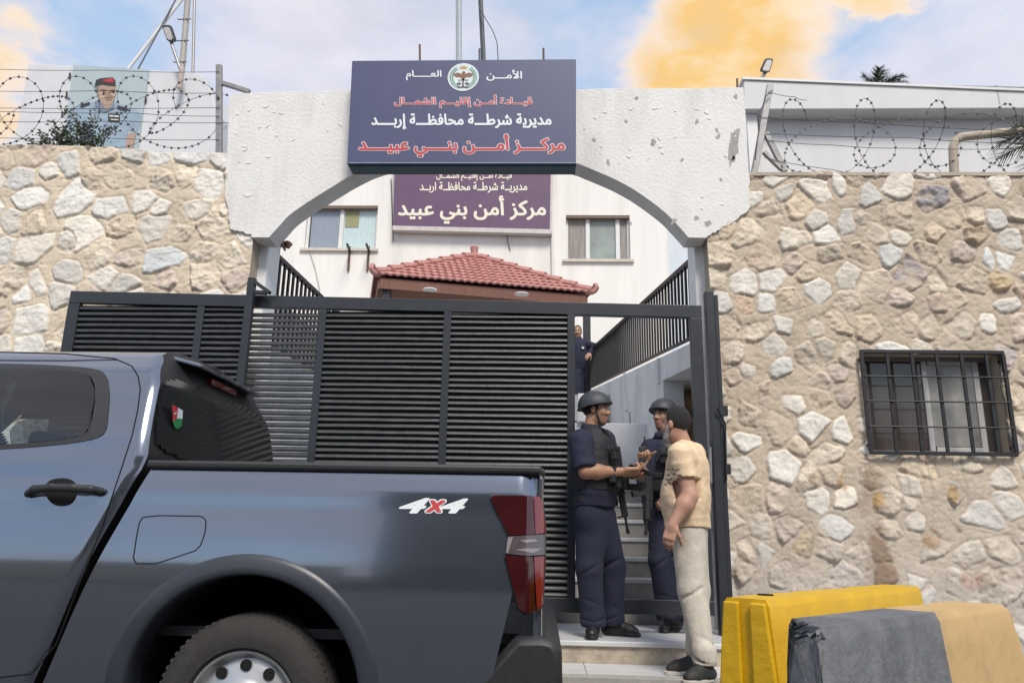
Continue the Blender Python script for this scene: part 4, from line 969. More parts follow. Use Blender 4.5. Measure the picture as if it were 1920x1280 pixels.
rod('aerial_cable', 'loose dark cable curving from the aerial pole to the sign', [W(x, y, 19.3) for x, y in ((898, 12), (910, 35), (924, 58), (932, 80), (934, 112), (934, 330))], 0.014, m_wire, 'cable')
def lamp(label, head, Y, arm, mounted):
    t = thing('street_lamp', W(*arm[-1], Y), label, 'street lamp', 'lamps above the walls')
    H = [W(px, py, Y) for px, py in head]
    n = Vector((0, -0.8, -0.5)).normalized()
    MB().prism([p for p in H], -n*0.07).build('lamp_housing', m_black, t, bevel=0.01)
    c = sum(H, Vector())/len(H)
    MB().poly([c+(p-c)*0.74+n*0.004 for p in H]).build('lamp_lens', M('lamp_lens', (0.42, 0.40, 0.39), 0.3), t)
    MB().tube([W(px, py, Y+0.04) for px, py in arm], 0.022, 8).build('arm', m_steel, t, smooth=True)
    if mounted: MB().tube([W(px, py, Y) for px, py in mounted], 0.035, 8).build('mount', M('flaking_mount', (0.45, 0.38, 0.34), 0.8, var=0.4, scale=20), t)
lamp('black street lamp on a slanted arm fixed to the white room', [(303, 50), (307, 47), (315, 47), (319, 50), (327, 73), (325, 79), (318, 80), (312, 75)], 8.85, [(321, 79), (324, 90), (339, 132)], [(342, 128), (339, 150), (335, 166)])
lamp('small floodlight on a short neck standing on the grey cornice', [(1436, 112), (1440, 109), (1449, 110), (1450, 114), (1444, 134), (1440, 137), (1428, 135), (1427, 131)], 8.5, [(1436, 134), (1431, 143), (1428, 158)], None)

# ------------------------------------------------------------------ barbed wire fences and razor coils
def fence(label, posts, wires, Y):
    t = thing('wire_fence', W(*posts[0][0], Y), label, 'fence', 'wire fences on the walls')
    for p, q, w in posts: MB().bar(W(*p, Y), W(*q, Y), w, 0.045, up=(0, 1, 0)).build('post', m_steel, t, bevel=0.003)
    for pts in wires:
        P = [W(px, py, Y-0.03) for px, py in pts]; mb = MB(); P2 = []
        for a, b in zip(P[:-1], P[1:]):
            for i in range(8): P2.append(a.lerp(b, i/8)+Vector((0, 0, -0.012*math.sin(math.pi*i/8))))
        P2.append(P[-1]); mb.tube(P2, 0.0032, 4)
        mb.build('wire', m_wire, t)
fence('barbed wire fence along the left stone wall with one tall post', [((411, 290), (411, 123), 0.055), ((416, 156), (468, 172), 0.04)],
      [[(-60, 128), (200, 132), (411, 135)], [(-60, 170), (200, 170), (405, 175)], [(-60, 202), (411, 202)], [(-60, 207), (250, 212), (411, 218)], [(-60, 227), (230, 227), (430, 230)], [(-60, 257), (200, 259), (411, 262)]], 6.62)
fence('barbed wire fence along the right stone wall with leaning posts', [((1413, 332), (1444, 160), 0.06), ((1436, 250), (1472, 322), 0.05), ((1432, 285), (1466, 318), 0.035)],
      [[(1420, 219), (1620, 230), (1930, 246)], [(1434, 250), (1700, 258), (1930, 270)], [(1432, 262), (1560, 272), (1700, 278), (1930, 278)], [(1434, 296), (1560, 318), (1640, 330)], [(1440, 172), (1490, 182), (1512, 188)]], 6.62)
def razor(label, x0, x1, zc0, zc1, Y, pitch, rx, rz, ph, seed, loc):
    rg = random.Random(seed); n = (x1-x0)/pitch; K = int(n*40); pts = []; jit = [(rg.uniform(-.12, .12), rg.uniform(-.12, .12), rg.uniform(-.5, .5)) for _ in range(int(n)+3)]
    for i in range(K+1):
        t = i/40; k = int(t); f = t-k; f = f*f*(3-2*f); j = [jit[k][c]*(1-f)+jit[k+1][c]*f for c in range(3)]
        a = 2*math.pi*t+ph
        pts.append(Vector((x0+pitch*t+rx*(1+j[0])*math.cos(a+0.5*j[2]), Y+0.16*math.cos(a+0.9), zc0+(zc1-zc0)*t/n+rz*(1+j[1]*0.8)*math.sin(a))))
    mb = MB(); mb.tube(pts, 0.0026, 4)
    p2 = [Vector((x1+x0-p.x+pitch*0.37*math.sin(i*0.013), p.y+0.05, zc0+zc1-p.z+(zc1-zc0)*0+0.05*math.sin(i*0.031))) for i, p in enumerate(pts)]
    mb.tube(p2, 0.0024, 4); acc = 0
    for a, b in list(zip(pts[:-1], pts[1:]))+list(zip(p2[:-1], p2[1:])):
        acc += (b-a).length
        if acc > 0.062:
            acc = 0; d = (b-a).normalized(); s = d.cross(Vector((0, 1, 0))).normalized()
            mb.bar(b-s*0.012, b+s*0.012, 0.011, 0.011, up=(0, 1, 0)); mb.bar(b-d*0.012, b+d*0.012, 0.007, 0.013, up=(0, 1, 0))
    tag(mb.build('razor_wire', m_wire, loc=loc), label, 'razor wire', 'razor wire coils')
razor('razor wire coil stretched along the left stone wall before the white room', W(-60, 210, 6.6).x, W(405, 212, 6.6).x, W(0, 210, 6.6).z, W(400, 215, 6.6).z, 6.58, 0.60, 0.31, 0.29, 2.2, 3, W(200, 270, 6.6))
razor('razor wire coil stretched along the right stone wall before the grey panels', W(1470, 260, 6.6).x, W(2000, 275, 6.6).x, W(1470, 258, 6.6).z, W(2000, 270, 6.6).z, 6.58, 0.62, 0.30, 0.33, 0.6, 7, W(1700, 325, 6.6))
rod('razor_wire', 'loose razor strand wound up the leaning right post', [W(x, y, 6.55) for x, y in ((1416, 300), (1419, 270), (1424, 240), (1420, 215), (1430, 200), (1436, 180), (1448, 170))], 0.006, m_wire, 'razor wire')

# ------------------------------------------------------------------ plants
m_leaf = [M('leaf_dark', (0.035, 0.055, 0.022), 0.55, var=0.4, scale=20), M('leaf_mid', (0.065, 0.095, 0.04), 0.55, var=0.4, scale=20), M('flower_mauve', (0.30, 0.26, 0.48), 0.6, var=0.2)]
def leafy(b, c, d, ln, w, m):
    d = d.normalized(); s = d.orthogonal().normalized(); s.rotate(Matrix.Rotation(rgp.uniform(0, 6.28), 3, d)); n = d.cross(s)
    b.add([c, c+d*ln*0.45+s*w+n*w*.4, c+d*ln, c+d*ln*0.45-s*w+n*w*.4], [(0, 1, 2), (0, 2, 3)], m)
rgp = random.Random(12)
bush = thing('wall_shrub', W(140, 275, 7.0), 'straggly green shrub with mauve flowers growing behind the left wall', 'shrub')
lb, sb = MB(), MB()
for px, py, n in ((55, 262, 2), (75, 250, 3), (95, 225, 4), (100, 242, 3), (120, 205, 4), (125, 235, 4), (150, 228, 5), (165, 235, 5), (170, 212, 4), (185, 225, 4), (140, 250, 4), (205, 245, 3), (215, 238, 3), (110, 255, 4), (170, 255, 5), (190, 258, 4), (85, 262, 4), (128, 262, 4), (60, 270, 3), (150, 265, 5)):
    root = W(rgp.uniform(90, 190), 300, 7.0+rgp.uniform(-.12, .15)); tip = W(px, py, 7.0+rgp.uniform(-.15, .15)); mid = root.lerp(tip, 0.55)+Vector((rgp.uniform(-.04, .04), 0, .03))
    P = [root, mid, tip]; sb.tube(P, 0.005, 4, r2=0.002)
    for i in range(n*17):
        f = rgp.uniform(0.3, 1.02); p = (root.lerp(mid, f*2) if f < .5 else mid.lerp(tip, f*2-1)) + Vector((rgp.gauss(0, .022), rgp.gauss(0, .03), rgp.gauss(0, .022)))
        leafy(lb, p, Vector((rgp.uniform(-1, 1), rgp.uniform(-1, .6), rgp.uniform(-.6, 1))), rgp.uniform(.03, .055), rgp.uniform(.008, .014), 0 if rgp.random() < .65 else 1)
for px, py in ((160, 235), (166, 240), (158, 246), (163, 262), (170, 255), (215, 250)):
    for _ in range(9): leafy(lb, W(px+rgp.uniform(-4, 4), py+rgp.uniform(-4, 4), 6.9), Vector((rgp.uniform(-1, 1), -1, rgp.uniform(-1, 1))), 0.025, 0.009, 2)
lb.build('foliage', m_leaf, bush); sb.build('stem', M('stem_brown', (0.10, 0.08, 0.05), 0.8), bush)
def palm(label, c, base_z, n, ln, blades, seed, bl, spread):
    rp = random.Random(seed); t = thing('palm_tree', (c.x, c.y, base_z), label, 'palm tree', 'palms beyond the walls')
    MB().tube([(c.x, c.y, base_z), (c.x, c.y, (base_z+c.z)/2), (c.x, c.y, c.z-0.02)], 0.16, 10, r2=0.12).build('trunk', M('palm_trunk', (0.16, 0.12, 0.08), 0.9, var=0.4, bump=0.8, bscale=20), t, smooth=True)
    for i in range(n):
        az = 2*math.pi*i/n+rp.uniform(-.3, .3); el = rp.uniform(*spread); mb = MB()
        d = Vector((math.cos(az)*math.cos(el), math.sin(az)*math.cos(el), math.sin(el))); P = []
        for k in range(9): f = k/8; P.append(c+d*ln*f+Vector((0, 0, -0.38*ln*f*f)))
        mb.tube(P, 0.012, 4, r2=0.004)
        for k in range(blades):
            f = 0.15+0.85*k/blades; j = min(7, int(f*8)); p = P[j].lerp(P[j+1], f*8-j); tg = (P[j+1]-P[j]).normalized(); s = tg.cross(Vector((0, 0, 1))).normalized()
            for sg in (-1, 1):
                dd = (s*sg*0.8+tg*0.75+Vector((0, 0, rp.uniform(-.15, .3)))).normalized(); w = tg*0.012; q = p+dd*bl*(1.1-0.6*f)
                mb.add([p-w, p+w, q+Vector((0, 0, -.03))], [(0, 1, 2)], 0)
        mb.build('frond', m_leaf[0], t)
palm('palm tree showing its top over the grey cornice', W(1642, 170, 17.0), 4.0, 18, 0.80, 24, 3, 0.34, (0.1, 1.3))
palm('palm tree pushing spiky fronds into the picture at the right edge', W(2010, 262, 6.95), 1.0, 14, 0.75, 22, 9, 0.42, (-0.3, 1.0))
# ------------------------------------------------------------------ pickup truck
TY0, TC = 3.2, 4.13                               # near flank plane and centre line
def crom(xs, ys, q):
    xs, ys = np.array(xs, float), np.array(ys, float); m = np.gradient(ys, xs); q = np.clip(q, xs[0], xs[-1])
    i = np.clip(np.searchsorted(xs, q)-1, 0, len(xs)-2); h = xs[i+1]-xs[i]; t = (q-xs[i])/h
    return (2*t**3-3*t*t+1)*ys[i]+(t**3-2*t*t+t)*h*m[i]+(-2*t**3+3*t*t)*ys[i+1]+(t**3-t*t)*h*m[i+1]
FZ = [0.30, 0.42, 0.6, 0.74, 0.84, 0.92, 1.0, 1.08, 1.155, 1.20, 1.26, 1.31, 1.42, 1.56, 1.70, 1.78, 1.83]
FO = [.075, .050, .024, .007, .001, .003, .012, .025, .038, .042, .055, .070, .095, .142, .20, .245, .30]
def foff(z): return crom(FZ, FO, z)
def surf(px, py, eps=0.0):
    Y = TY0
    for _ in range(4): p = W(px, py, Y); Y = TY0 + float(foff(p.z))
    p = W(px, py, Y); p.y -= eps; return p
def WX(px, py, x):
    d = ray(px, py); return CAMP + d*((x-CAMP.x)/d.x)
m_paint = bpy.data.materials.new('slate_blue_metallic_paint'); m_paint.use_nodes = True
t_ = m_paint.node_tree; b_ = t_.nodes['Principled BSDF']
b_.inputs['Metallic'].default_value = 0.85; b_.inputs['Roughness'].default_value = 0.13; b_.inputs['Coat Weight'].default_value = 1.0; b_.inputs['Coat Roughness'].default_value = 0.03
co_ = t_.nodes.new('ShaderNodeTexCoord'); nz_ = t_.nodes.new('ShaderNodeTexNoise'); nz_.inputs['Scale'].default_value = 3; nz_.inputs['Detail'].default_value = 8; t_.links.new(co_.outputs['Object'], nz_.inputs[0])
rp_ = t_.nodes.new('ShaderNodeValToRGB'); rp_.color_ramp.elements[0].color = (0.178, 0.205, 0.252, 1); rp_.color_ramp.elements[1].color = (0.195, 0.222, 0.270, 1); t_.links.new(nz_.outputs[0], rp_.inputs[0]); t_.links.new(rp_.outputs[0], b_.inputs['Base Color'])
mr_ = t_.nodes.new('ShaderNodeMapRange'); mr_.inputs[3].default_value = 0.02; mr_.inputs[4].default_value = 0.07; t_.links.new(nz_.outputs[0], mr_.inputs[0]); t_.links.new(mr_.outputs[0], b_.inputs['Coat Roughness'])
m_plast = M('black_textured_plastic', (0.018, 0.019, 0.021), 0.5, var=0.2, scale=30, bump=0.15, bscale=200)
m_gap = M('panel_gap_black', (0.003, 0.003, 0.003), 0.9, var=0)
m_tint = M('tinted_vehicle_glass', (0.022, 0.027, 0.033), 0.05, var=0, coat=0.3)
m_tyre = M('tyre_rubber', (0.030, 0.028, 0.027), 0.85, var=0.3, scale=20, bump=0.2)
m_rim = M('silver_wheel', (0.50, 0.51, 0.52), 0.35, metal=0.7, var=0.1)
truck = thing('pickup_truck', (-2.3, TC, 0), 'slate blue double cab pickup truck with a 4x4 decal parked before the gate', 'pickup truck')
def mir(V): V = np.array(V); V = V.copy(); V[:, 1] = 2*TC-V[:, 1]; return V
def grid_faces(a, b): I = np.arange(a*b).reshape(a, b); return np.stack([I[:-1, :-1], I[1:, :-1], I[1:, 1:], I[:-1, 1:]], -1).reshape(-1, 4)
WC = Vector((-1.19, TY0+0.13, 0.36)); ACX, ACZ, AR_ = -1.185, 0.405, 0.535
# cargo bed flank
NA, NB = 140, 60
xtl, xtr, zt0 = -1.672, -0.004, 1.305
bot = [(-2.0, 0.42), (ACX-AR_, 0.42)] + [(ACX-AR_*math.cos(a), ACZ+AR_*math.sin(a)) for a in np.linspace(0.03, math.pi-0.03, 60)] + [(ACX+AR_, 0.42), (-0.20, 0.46)]
bot = np.array(bot); sl = np.concatenate([[0], np.cumsum(np.hypot(*np.diff(bot, axis=0).T))]); sl /= sl[-1]
u = np.linspace(0, 1, NA); bx_ = np.interp(u, sl, bot[:, 0]); bz_ = np.interp(u, sl, bot[:, 1]); tx_ = xtl+(xtr-xtl)*u
v = np.linspace(0, 1, NB)[None, :]
lean = (tx_[:, None]-bx_[:, None])
X = bx_[:, None]+lean*v; Z = bz_[:, None]+(zt0-bz_[:, None])*v
Yv = TY0+foff(Z); rr_ = np.clip((X+0.10)/0.10, 0, 1); Yv = Yv + 0.06*rr_**2.2
bedV = np.stack([X, Yv, Z], -1).reshape(-1, 3); bedF = grid_faces(NA, NB)
bed = from_arrays('cargo_bed', bedV, bedF[:, ::-1].copy(), m_paint, truck, smooth=True)
from_arrays('cargo_bed', mir(bedV), bedF, m_paint, truck, smooth=True)
mb = MB(); yN, yF = TY0+0.11, 2*TC-TY0-0.11
mb.bx(-1.66, -0.02, yN+0.06, yF-0.06, 0.62, 0.66); mb.bx(-1.68, -1.63, yN, yF, 0.6, 1.29)
mb.bx(-1.66, -0.03, yN, yN+0.05, 0.9, 1.28); mb.bx(-1.66, -0.03, yF-0.05, yF, 0.9, 1.28); mb.build('bed_liner', m_plast, truck)
MB().bx(-0.035, 0.006, yN-0.03, yF+0.03, 0.60, 1.30).build('tailgate', m_paint, truck, bevel=0.015)
mb = MB(); mb.bx(-1.69, 0.0, TY0+0.048, TY0+0.16, 1.302, 1.338); mb.bx(-1.69, 0.0, 2*TC-TY0-0.16, 2*TC-TY0-0.048, 1.302, 1.338); mb.bx(-0.05, 0.012, TY0+0.161, 2*TC-TY0-0.161, 1.302, 1.338)
mb.build('bed_rail_cap', m_plast, truck, bevel=0.012)
m_flare = M('shaded_slate_flare', (0.032, 0.037, 0.048), 0.38, var=0.12, scale=6)  # body paint darkened, the shade on the arch lip put into its colour
# flared arch lips and dark wheel wells
def arch_lip(cx, flip=False):
    A = np.linspace(-0.12, math.pi+0.12, 70); prof = [(0.558, 0.004), (0.552, -0.004), (0.535, -0.010), (0.505, -0.015), (0.484, -0.016), (0.474, -0.008), (0.470, 0.05), (0.470, 0.12)]
    V = []
    for a in A:
        for (r, o) in prof:
            x, z = cx-r*math.cos(a), ACZ+r*math.sin(a); V.append((x, TY0+float(foff(max(z, 0.3)))+o, z))
    V = np.array(V); F = grid_faces(len(A), len(prof))
    from_arrays('wheel_arch_flare', mir(V) if flip else V, F if not flip else F[:, ::-1].copy(), m_flare, truck, smooth=True)
for cx in (ACX, -4.30):
    arch_lip(cx); arch_lip(cx, True)
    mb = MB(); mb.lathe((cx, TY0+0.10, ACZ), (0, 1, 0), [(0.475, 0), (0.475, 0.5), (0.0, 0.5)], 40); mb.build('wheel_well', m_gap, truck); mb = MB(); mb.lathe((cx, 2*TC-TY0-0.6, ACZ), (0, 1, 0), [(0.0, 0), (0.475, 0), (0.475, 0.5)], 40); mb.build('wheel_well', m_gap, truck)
def wheel(cx, y, s):
    w = thing('wheel', (0, 0, 0), None, None); w.parent = truck; w.location = Vector((cx, y, 0.36))-truck.location; c = (cx, y, 0.36); ax = (0, s, 0)
    mb = MB(); mb.lathe(c, ax, [(0.225, .012), (0.235, -.004), (0.27, -.012), (0.315, -.006), (0.341, .012), (0.352, .028), (0.358, .05), (0.360, .12), (0.358, .2), (0.346, .23), (0.30, .25), (0.225, .24)], 64)
    mb.build('tyre', m_tyre, w, smooth=True)
    mb = MB()
    for i in range(72):
        a = 2*math.pi*i/72; a2 = a+0.05
        for (r, h, hw) in ((0.3545, 0.045, 0.03), (0.3575, 0.105, 0.04), (0.3575, 0.165, 0.04)):
            p = Vector((cx+r*math.cos(a), y+s*(h-hw/2), 0.36+r*math.sin(a))); q = Vector((cx+r*math.cos(a2), y+s*(h+hw/2), 0.36+r*math.sin(a2))); mb.bar(p, q, 0.014, 0.008, up=(math.cos(a), 0, math.sin(a)))
    mb.build('tread_block', m_tyre, w)
    mb = MB(); mb.lathe(c, ax, [(0.226, .02), (0.222, .008), (0.212, .012), (0.205, .03), (0.19, .05), (0.155, .035), (0.12, .030), (0.10, .02), (0.07, .0), (0.0, -.005)], 56); mb.build('rim', m_rim, w, smooth=True)
    for i in range(10):
        a = 2*math.pi*(i+.5)/10; p = Vector((cx+0.165*math.cos(a), y+s*0.0345, 0.36+0.165*math.sin(a))); MB().disc(p, 0.023, (0, s, 0), -0.008, 14).build('rim_hole', m_gap, w)
    mb = MB()
    for i in range(6):
        a = 2*math.pi*i/6; p = Vector((cx+0.075*math.cos(a), y+s*0.0, 0.36+0.075*math.sin(a))); mb.disc(p, 0.012, (0, s, 0), -0.018, 6)
    mb.build('wheel_nut', m_steel, w)
for cx in (WC.x, -4.30): wheel(cx, TY0+0.06, 1); wheel(cx, 2*TC-TY0-0.06, -1)
# cab: one lofted shell
roofO = [0.33, 0.38, 0.46, 0.60, 0.78, 0.93]; roofZ = [1.862, 1.884, 1.902, 1.918, 1.926, 1.93]
zz = np.concatenate([np.linspace(0.40, 1.83, 90), roofZ]); oo = np.concatenate([foff(np.linspace(0.40, 1.83, 90)), roofO])
PR = np.array(list(zip(TY0+oo, zz)) + [(2*TC-TY0-o, z) for o, z in list(zip(oo, zz))[-2::-1]])
xr_ = lambda z: np.interp(z, [0.40, 0.58, 1.30, 1.36, 1.70, 1.90], [-2.06, -1.985, -1.728, -1.716, -1.765, -1.84])
xf_ = lambda z: np.interp(z, [0.40, 1.28, 1.30, 1.9], [-3.78, -3.78, -3.98, -3.2])
def chaikin(P, n=2):
    P = [tuple(p) for p in P]
    for _ in range(n):
        o = []
        for a, b in zip(P, P[1:]+P[:1]): o += [(a[0]*.75+b[0]*.25, a[1]*.75+b[1]*.25), (a[0]*.25+b[0]*.75, a[1]*.25+b[1]*.75)]
        P = o
    return P
def PJ(p): v = Vector(p)-CAMP; return 960+FPX*v.dot(RT)/v.dot(FW), 640-FPX*v.dot(UP)/v.dot(FW)
def in_poly(Q, P):
    c = np.zeros(len(Q), bool); n = len(P)
    for i in range(n):
        (xa, ya), (xb, yb) = P[i], P[(i+1) % n]
        c ^= ((ya > Q[:, 1]) != (yb > Q[:, 1])) & (Q[:, 0] < (xb-xa)*(Q[:, 1]-ya)/(yb-ya+1e-12)+xa)
    return c
WIN_IN = [(-410, 700), (-120, 692), (0, 690), (98, 692), (158, 698), (176, 711), (180, 745), (168, 808), (150, 818), (110, 825), (0, 833), (-410, 846)]
WIN_IN = chaikin(WIN_IN)
WIN_MID = [(-414, 696), (-120, 688), (0, 686), (99, 689), (166, 695), (186, 706), (192, 740), (182, 812), (160, 822), (110, 829), (0, 838), (-414, 851)]
m_auto = bpy.data.materials.new('car_side_glass'); m_auto.use_nodes = True; ta_ = m_auto.node_tree; ta_.nodes.clear()
oa_ = ta_.nodes.new('ShaderNodeOutputMaterial'); ga_ = ta_.nodes.new('ShaderNodeBsdfGlossy'); ga_.inputs['Roughness'].default_value = 0.02; tp_ = ta_.nodes.new('ShaderNodeBsdfTransparent'); tp_.inputs[0].default_value = (0.36, 0.41, 0.43, 1)
fa_ = ta_.nodes.new('ShaderNodeFresnel'); fa_.inputs[0].default_value = 1.52; ma_ = ta_.nodes.new('ShaderNodeMixShader'); mu_ = ta_.nodes.new('ShaderNodeMath'); mu_.operation = 'MULTIPLY_ADD'; mu_.inputs[1].default_value = 1.6; mu_.inputs[2].default_value = 0.02
ta_.links.new(fa_.outputs[0], mu_.inputs[0]); ta_.links.new(mu_.outputs[0], ma_.inputs[0]); ta_.links.new(tp_.outputs[0], ma_.inputs[1]); ta_.links.new(ga_.outputs[0], ma_.inputs[2]); ta_.links.new(ma_.outputs[0], oa_.inputs[0])
NX = 130; sgrid = np.linspace(0, 1, NX)
Xc = xf_(PR[:, 1])[None, :]*(1-sgrid[:, None]) + xr_(PR[:, 1])[None, :]*sgrid[:, None]
rrc = np.clip((Xc-(xr_(PR[:, 1])[None, :]-0.05))/0.05, 0, 1)**2*0.022*(PR[:, 1] < 1.84)[None, :]
Yc = PR[:, 0][None, :] + np.where(PR[:, 0] < TC, 1, -1)[None, :]*rrc
cabV = np.stack([Xc, Yc, np.broadcast_to(PR[:, 1][None, :], Xc.shape)], -1).reshape(-1, 3)
cabF = grid_faces(NX, len(PR)); cc = cabV[cabF].mean(1); cn = cc.copy(); cn[:, 1] = np.where(cn[:, 1] > TC, 2*TC-cn[:, 1], cn[:, 1])
cabF = cabF[~(in_poly(np.array([PJ(p) for p in cn]), WIN_MID) & (cc[:, 2] > 1.33) & (cc[:, 2] < 1.84))]
from_arrays('cab_shell', cabV, cabF, m_paint, truck, smooth=True)
m_trim = M('grey_cab_trim', (0.045, 0.047, 0.05), 0.8, var=0.15)
inV = cabV.copy(); inV[:, 1] = TC+(inV[:, 1]-TC)*0.972; inV[:, 2] = np.where(inV[:, 2] > 1.7, inV[:, 2]-0.025, inV[:, 2]); inV[:, 0] = -2.9+(inV[:, 0]+2.9)*0.98
from_arrays('cab_lining', inV, cabF[:, ::-1].copy(), m_trim, truck, smooth=True)
for sx_ in (-2.15, -3.05):
    for sy_ in ((3.72, 4.54) if sx_ < -3 else (3.66, 4.13, 4.60)):
        mb = MB(); mb.box((sx_, sy_, 1.12), (0.16, 0.46, 0.62), Matrix.Rotation(rad(-10), 3, 'Y')); mb.box((sx_+0.06, sy_, 1.52), (0.10, 0.26, 0.17)); mb.build('seat', m_trim, truck, bevel=0.04)
mb = MB(); mb.bx(-3.7, -1.8, 3.35, 4.9, 0.8, 0.86); mb.build('cab_floor', m_trim, truck)
last = cabV.reshape(NX, len(PR), 3)[-1]; first = cabV.reshape(NX, len(PR), 3)[0]; nP = len(PR); hN = nP//2
def bulk(E, k, d):
    V = []; n = 14
    for i in range(hN+1):
        a, b = E[i], E[nP-1-i]
        for j in range(n+1): f = j/n; p = a+(b-a)*f; V.append((p[0]+d*math.sin(math.pi*f), p[1], p[2]))
    return np.array(V), grid_faces(hN+1, n+1)
V, F = bulk(last, 0, 0.02); from_arrays('cab_back', V, F, m_plast, truck, smooth=True)
V, F = bulk(first, 0, -0.12); from_arrays('windscreen', V, F[:, ::-1].copy(), m_tint, truck, smooth=True)
def bwin(pts, eps, name, m):                     # polygons on the back wall of the cab, given as (y, z)
    b = MB(); b.poly([(float(xr_(z))+0.02*math.sin(math.pi*(y-3.28)/1.7)+eps, y, z) for y, z in pts]); return b.build(name, m, truck)
rw_ = [(3.36, 1.36), (4.90, 1.36), (4.90, 1.52), (4.86, 1.66), (4.78, 1.735), (4.6, 1.765), (3.66, 1.765), (3.48, 1.735), (3.40, 1.66), (3.36, 1.52)]
yy_, zz_ = np.meshgrid(np.linspace(3.36, 4.90, 78), np.linspace(1.36, 1.768, 30), indexing='ij'); rwF = grid_faces(78, 30)
rwV = np.stack([xr_(zz_)+0.02*np.sin(np.pi*(yy_-3.28)/1.7)+0.008, yy_, zz_], -1).reshape(-1, 3); rwF = rwF[in_poly(rwV[rwF].mean(1)[:, 1:], chaikin(rw_))]
from_arrays('rear_window', rwV, rwF, M('rear_glass', (0.012, 0.014, 0.016), 0.10, var=0.15, scale=3), truck, smooth=True)
MB().bx(float(xr_(1.82))+0.01, float(xr_(1.82))+0.05, TC-0.17, TC+0.17, 1.80, 1.838).build('brake_light', M('red_lamp_lens', (0.17, 0.005, 0.008), 0.12, var=0.1, coat=1.0), truck, bevel=0.008)
MB().prism([(-1.86, 3.62, 1.888), (-1.72, 3.72, 1.862), (-1.72, 2*TC-3.72, 1.862), (-1.86, 2*TC-3.62, 1.888)], (0, 0, -0.022)).build('roof_spoiler', m_paint, truck, bevel=0.008)
fl = [WX(323, 758, -1.713), WX(343, 770, -1.713), WX(342, 800, -1.713), WX(333, 804, -1.713), WX(326, 795, -1.713)]
fb = thing('flag_sticker', (0, 0, 0), None, None); fb.parent = truck; fb.location = fl[0]-truck.location
MB().poly([WX(*p, -1.712) for p in ((323, 758), (334, 764), (332, 784), (324, 790))]).build('red_field', m_tred, fb)
MB().poly([WX(*p, -1.712) for p in ((334, 764), (343, 769), (342, 785), (332, 784))]).build('white_band', m_twhite, fb)
MB().poly([WX(*p, -1.712) for p in ((324, 790), (332, 784), (342, 785), (341, 798), (333, 804), (327, 800))]).build('green_band', M('flag_green', (0.02, 0.22, 0.07), 0.5), fb)
MB().poly([WX(328+3*math.cos(a), 775+4*math.sin(a), -1.711) for a in [k*math.pi*2/7*3 for k in range(7)][:3]]).build('white_mark', m_twhite, fb)
# side glass, door lines, handle, fuel flap
def spoly(pts, eps, n=6):
    o = []
    for a, b in zip(pts, pts[1:]+pts[:1]): o += [(a[0]+(b[0]-a[0])*i/n, a[1]+(b[1]-a[1])*i/n) for i in range(n)]
    return [surf(px, py, eps) for px, py in o]
def spatch(name, pts, eps, m, parent=truck, fix=None, cols=26, rows=12, hole=None):
    """a flush panel that follows the curved flank: strips between the outline's upper and lower edge"""
    P = np.array(pts, float); x0, x1 = P[:, 0].min(), P[:, 0].max(); V = []
    Q = np.concatenate([P, P[:1]])
    for x in np.linspace(x0+0.3, x1-0.3, cols):
        ys = []
        for a, b in zip(Q[:-1], Q[1:]):
            if (a[0]-x)*(b[0]-x) <= 0 and a[0] != b[0]: ys.append(a[1]+(b[1]-a[1])*(x-a[0])/(b[0]-a[0]))
        lo, hi = min(ys), max(ys)
        for k in range(rows): p = surf(x, lo+(hi-lo)*k/(rows-1), eps); V.append(tuple(p))
    if fix: V = [(x, y+fix(x), z) for x, y, z in V]
    F = grid_faces(cols, rows)
    if hole is not None: F = F[~in_poly(np.array([PJ(V[i]) for i in F.mean(1).astype(int)]), hole)] if False else F[~in_poly(np.array([PJ(np.mean([V[j] for j in f], 0)) for f in F]), hole)]
    o = from_arrays(name, V, F, m, parent, smooth=True); return o
WFO = chaikin([(-420, 690), (-120, 682), (0, 681), (100, 684), (178, 690), (200, 700), (207, 730), (204, 775), (200, 810), (180, 823), (120, 833), (0, 843), (-420, 858)])
spatch('window_frame', WFO, 0.003, m_plast, cols=420, rows=90, hole=WIN_IN)
gl = spatch('side_window', WIN_IN, 0.004, m_auto, cols=60)
gl2 = link(bpy.data.objects.new('side_window', gl.data.copy())); gl2.parent = truck
gl2.data.transform(Matrix.Scale(-1, 4, (0, 1, 0))); gl.data.flip_normals()
def sline(name, pts, r, m, eps=0.0, parent=truck, close=False):
    P = []; L_2 = pts+([pts[0]] if close else [])
    for a, b in zip(L_2[:-1], L_2[1:]):
        P += [surf(a[0]+(b[0]-a[0])*i/5, a[1]+(b[1]-a[1])*i/5, eps) for i in range(5)]
    P.append(surf(*L_2[-1], eps)); b = MB(); b.tube(P, r, 6); return b.build(name, m, parent)
sline('door_gap', [(-420, 664), (0, 660), (120, 663), (215, 672), (247, 686), (259, 705), (263, 730), (258, 770), (248, 815), (232, 865), (212, 925), (185, 1005), (146, 1100), (106, 1206), (60, 1262), (-60, 1275), (-420, 1280)], 0.0032, m_gap)
sline('fuel_flap', [(268, 969), (300, 966), (372, 967), (381, 969), (386, 975), (386, 985), (384, 1000), (376, 1022), (366, 1032), (330, 1044), (292, 1056), (256, 1056), (250, 1046), (255, 1012), (261, 980)], 0.0026, m_gap, close=True)
h = thing('door_handle', (0, 0, 0), None, None); h.parent = truck; h.location = surf(120, 922)-truck.location
P = [surf(56, 925, 0.012), surf(75, 918, 0.042), surf(110, 915, 0.055), surf(150, 916, 0.055), surf(180, 918, 0.045), surf(192, 921, 0.012)]
fld = Field(np.min([tuple(p) for p in P], 0)-0.06, np.max([tuple(p) for p in P], 0)+0.06, 0.004)
for a, b in zip(P[:-1], P[1:]): fld.cone(a, b, 0.017, 0.017, 0.01, fwd=(0, 1, 0), flat=0.7)
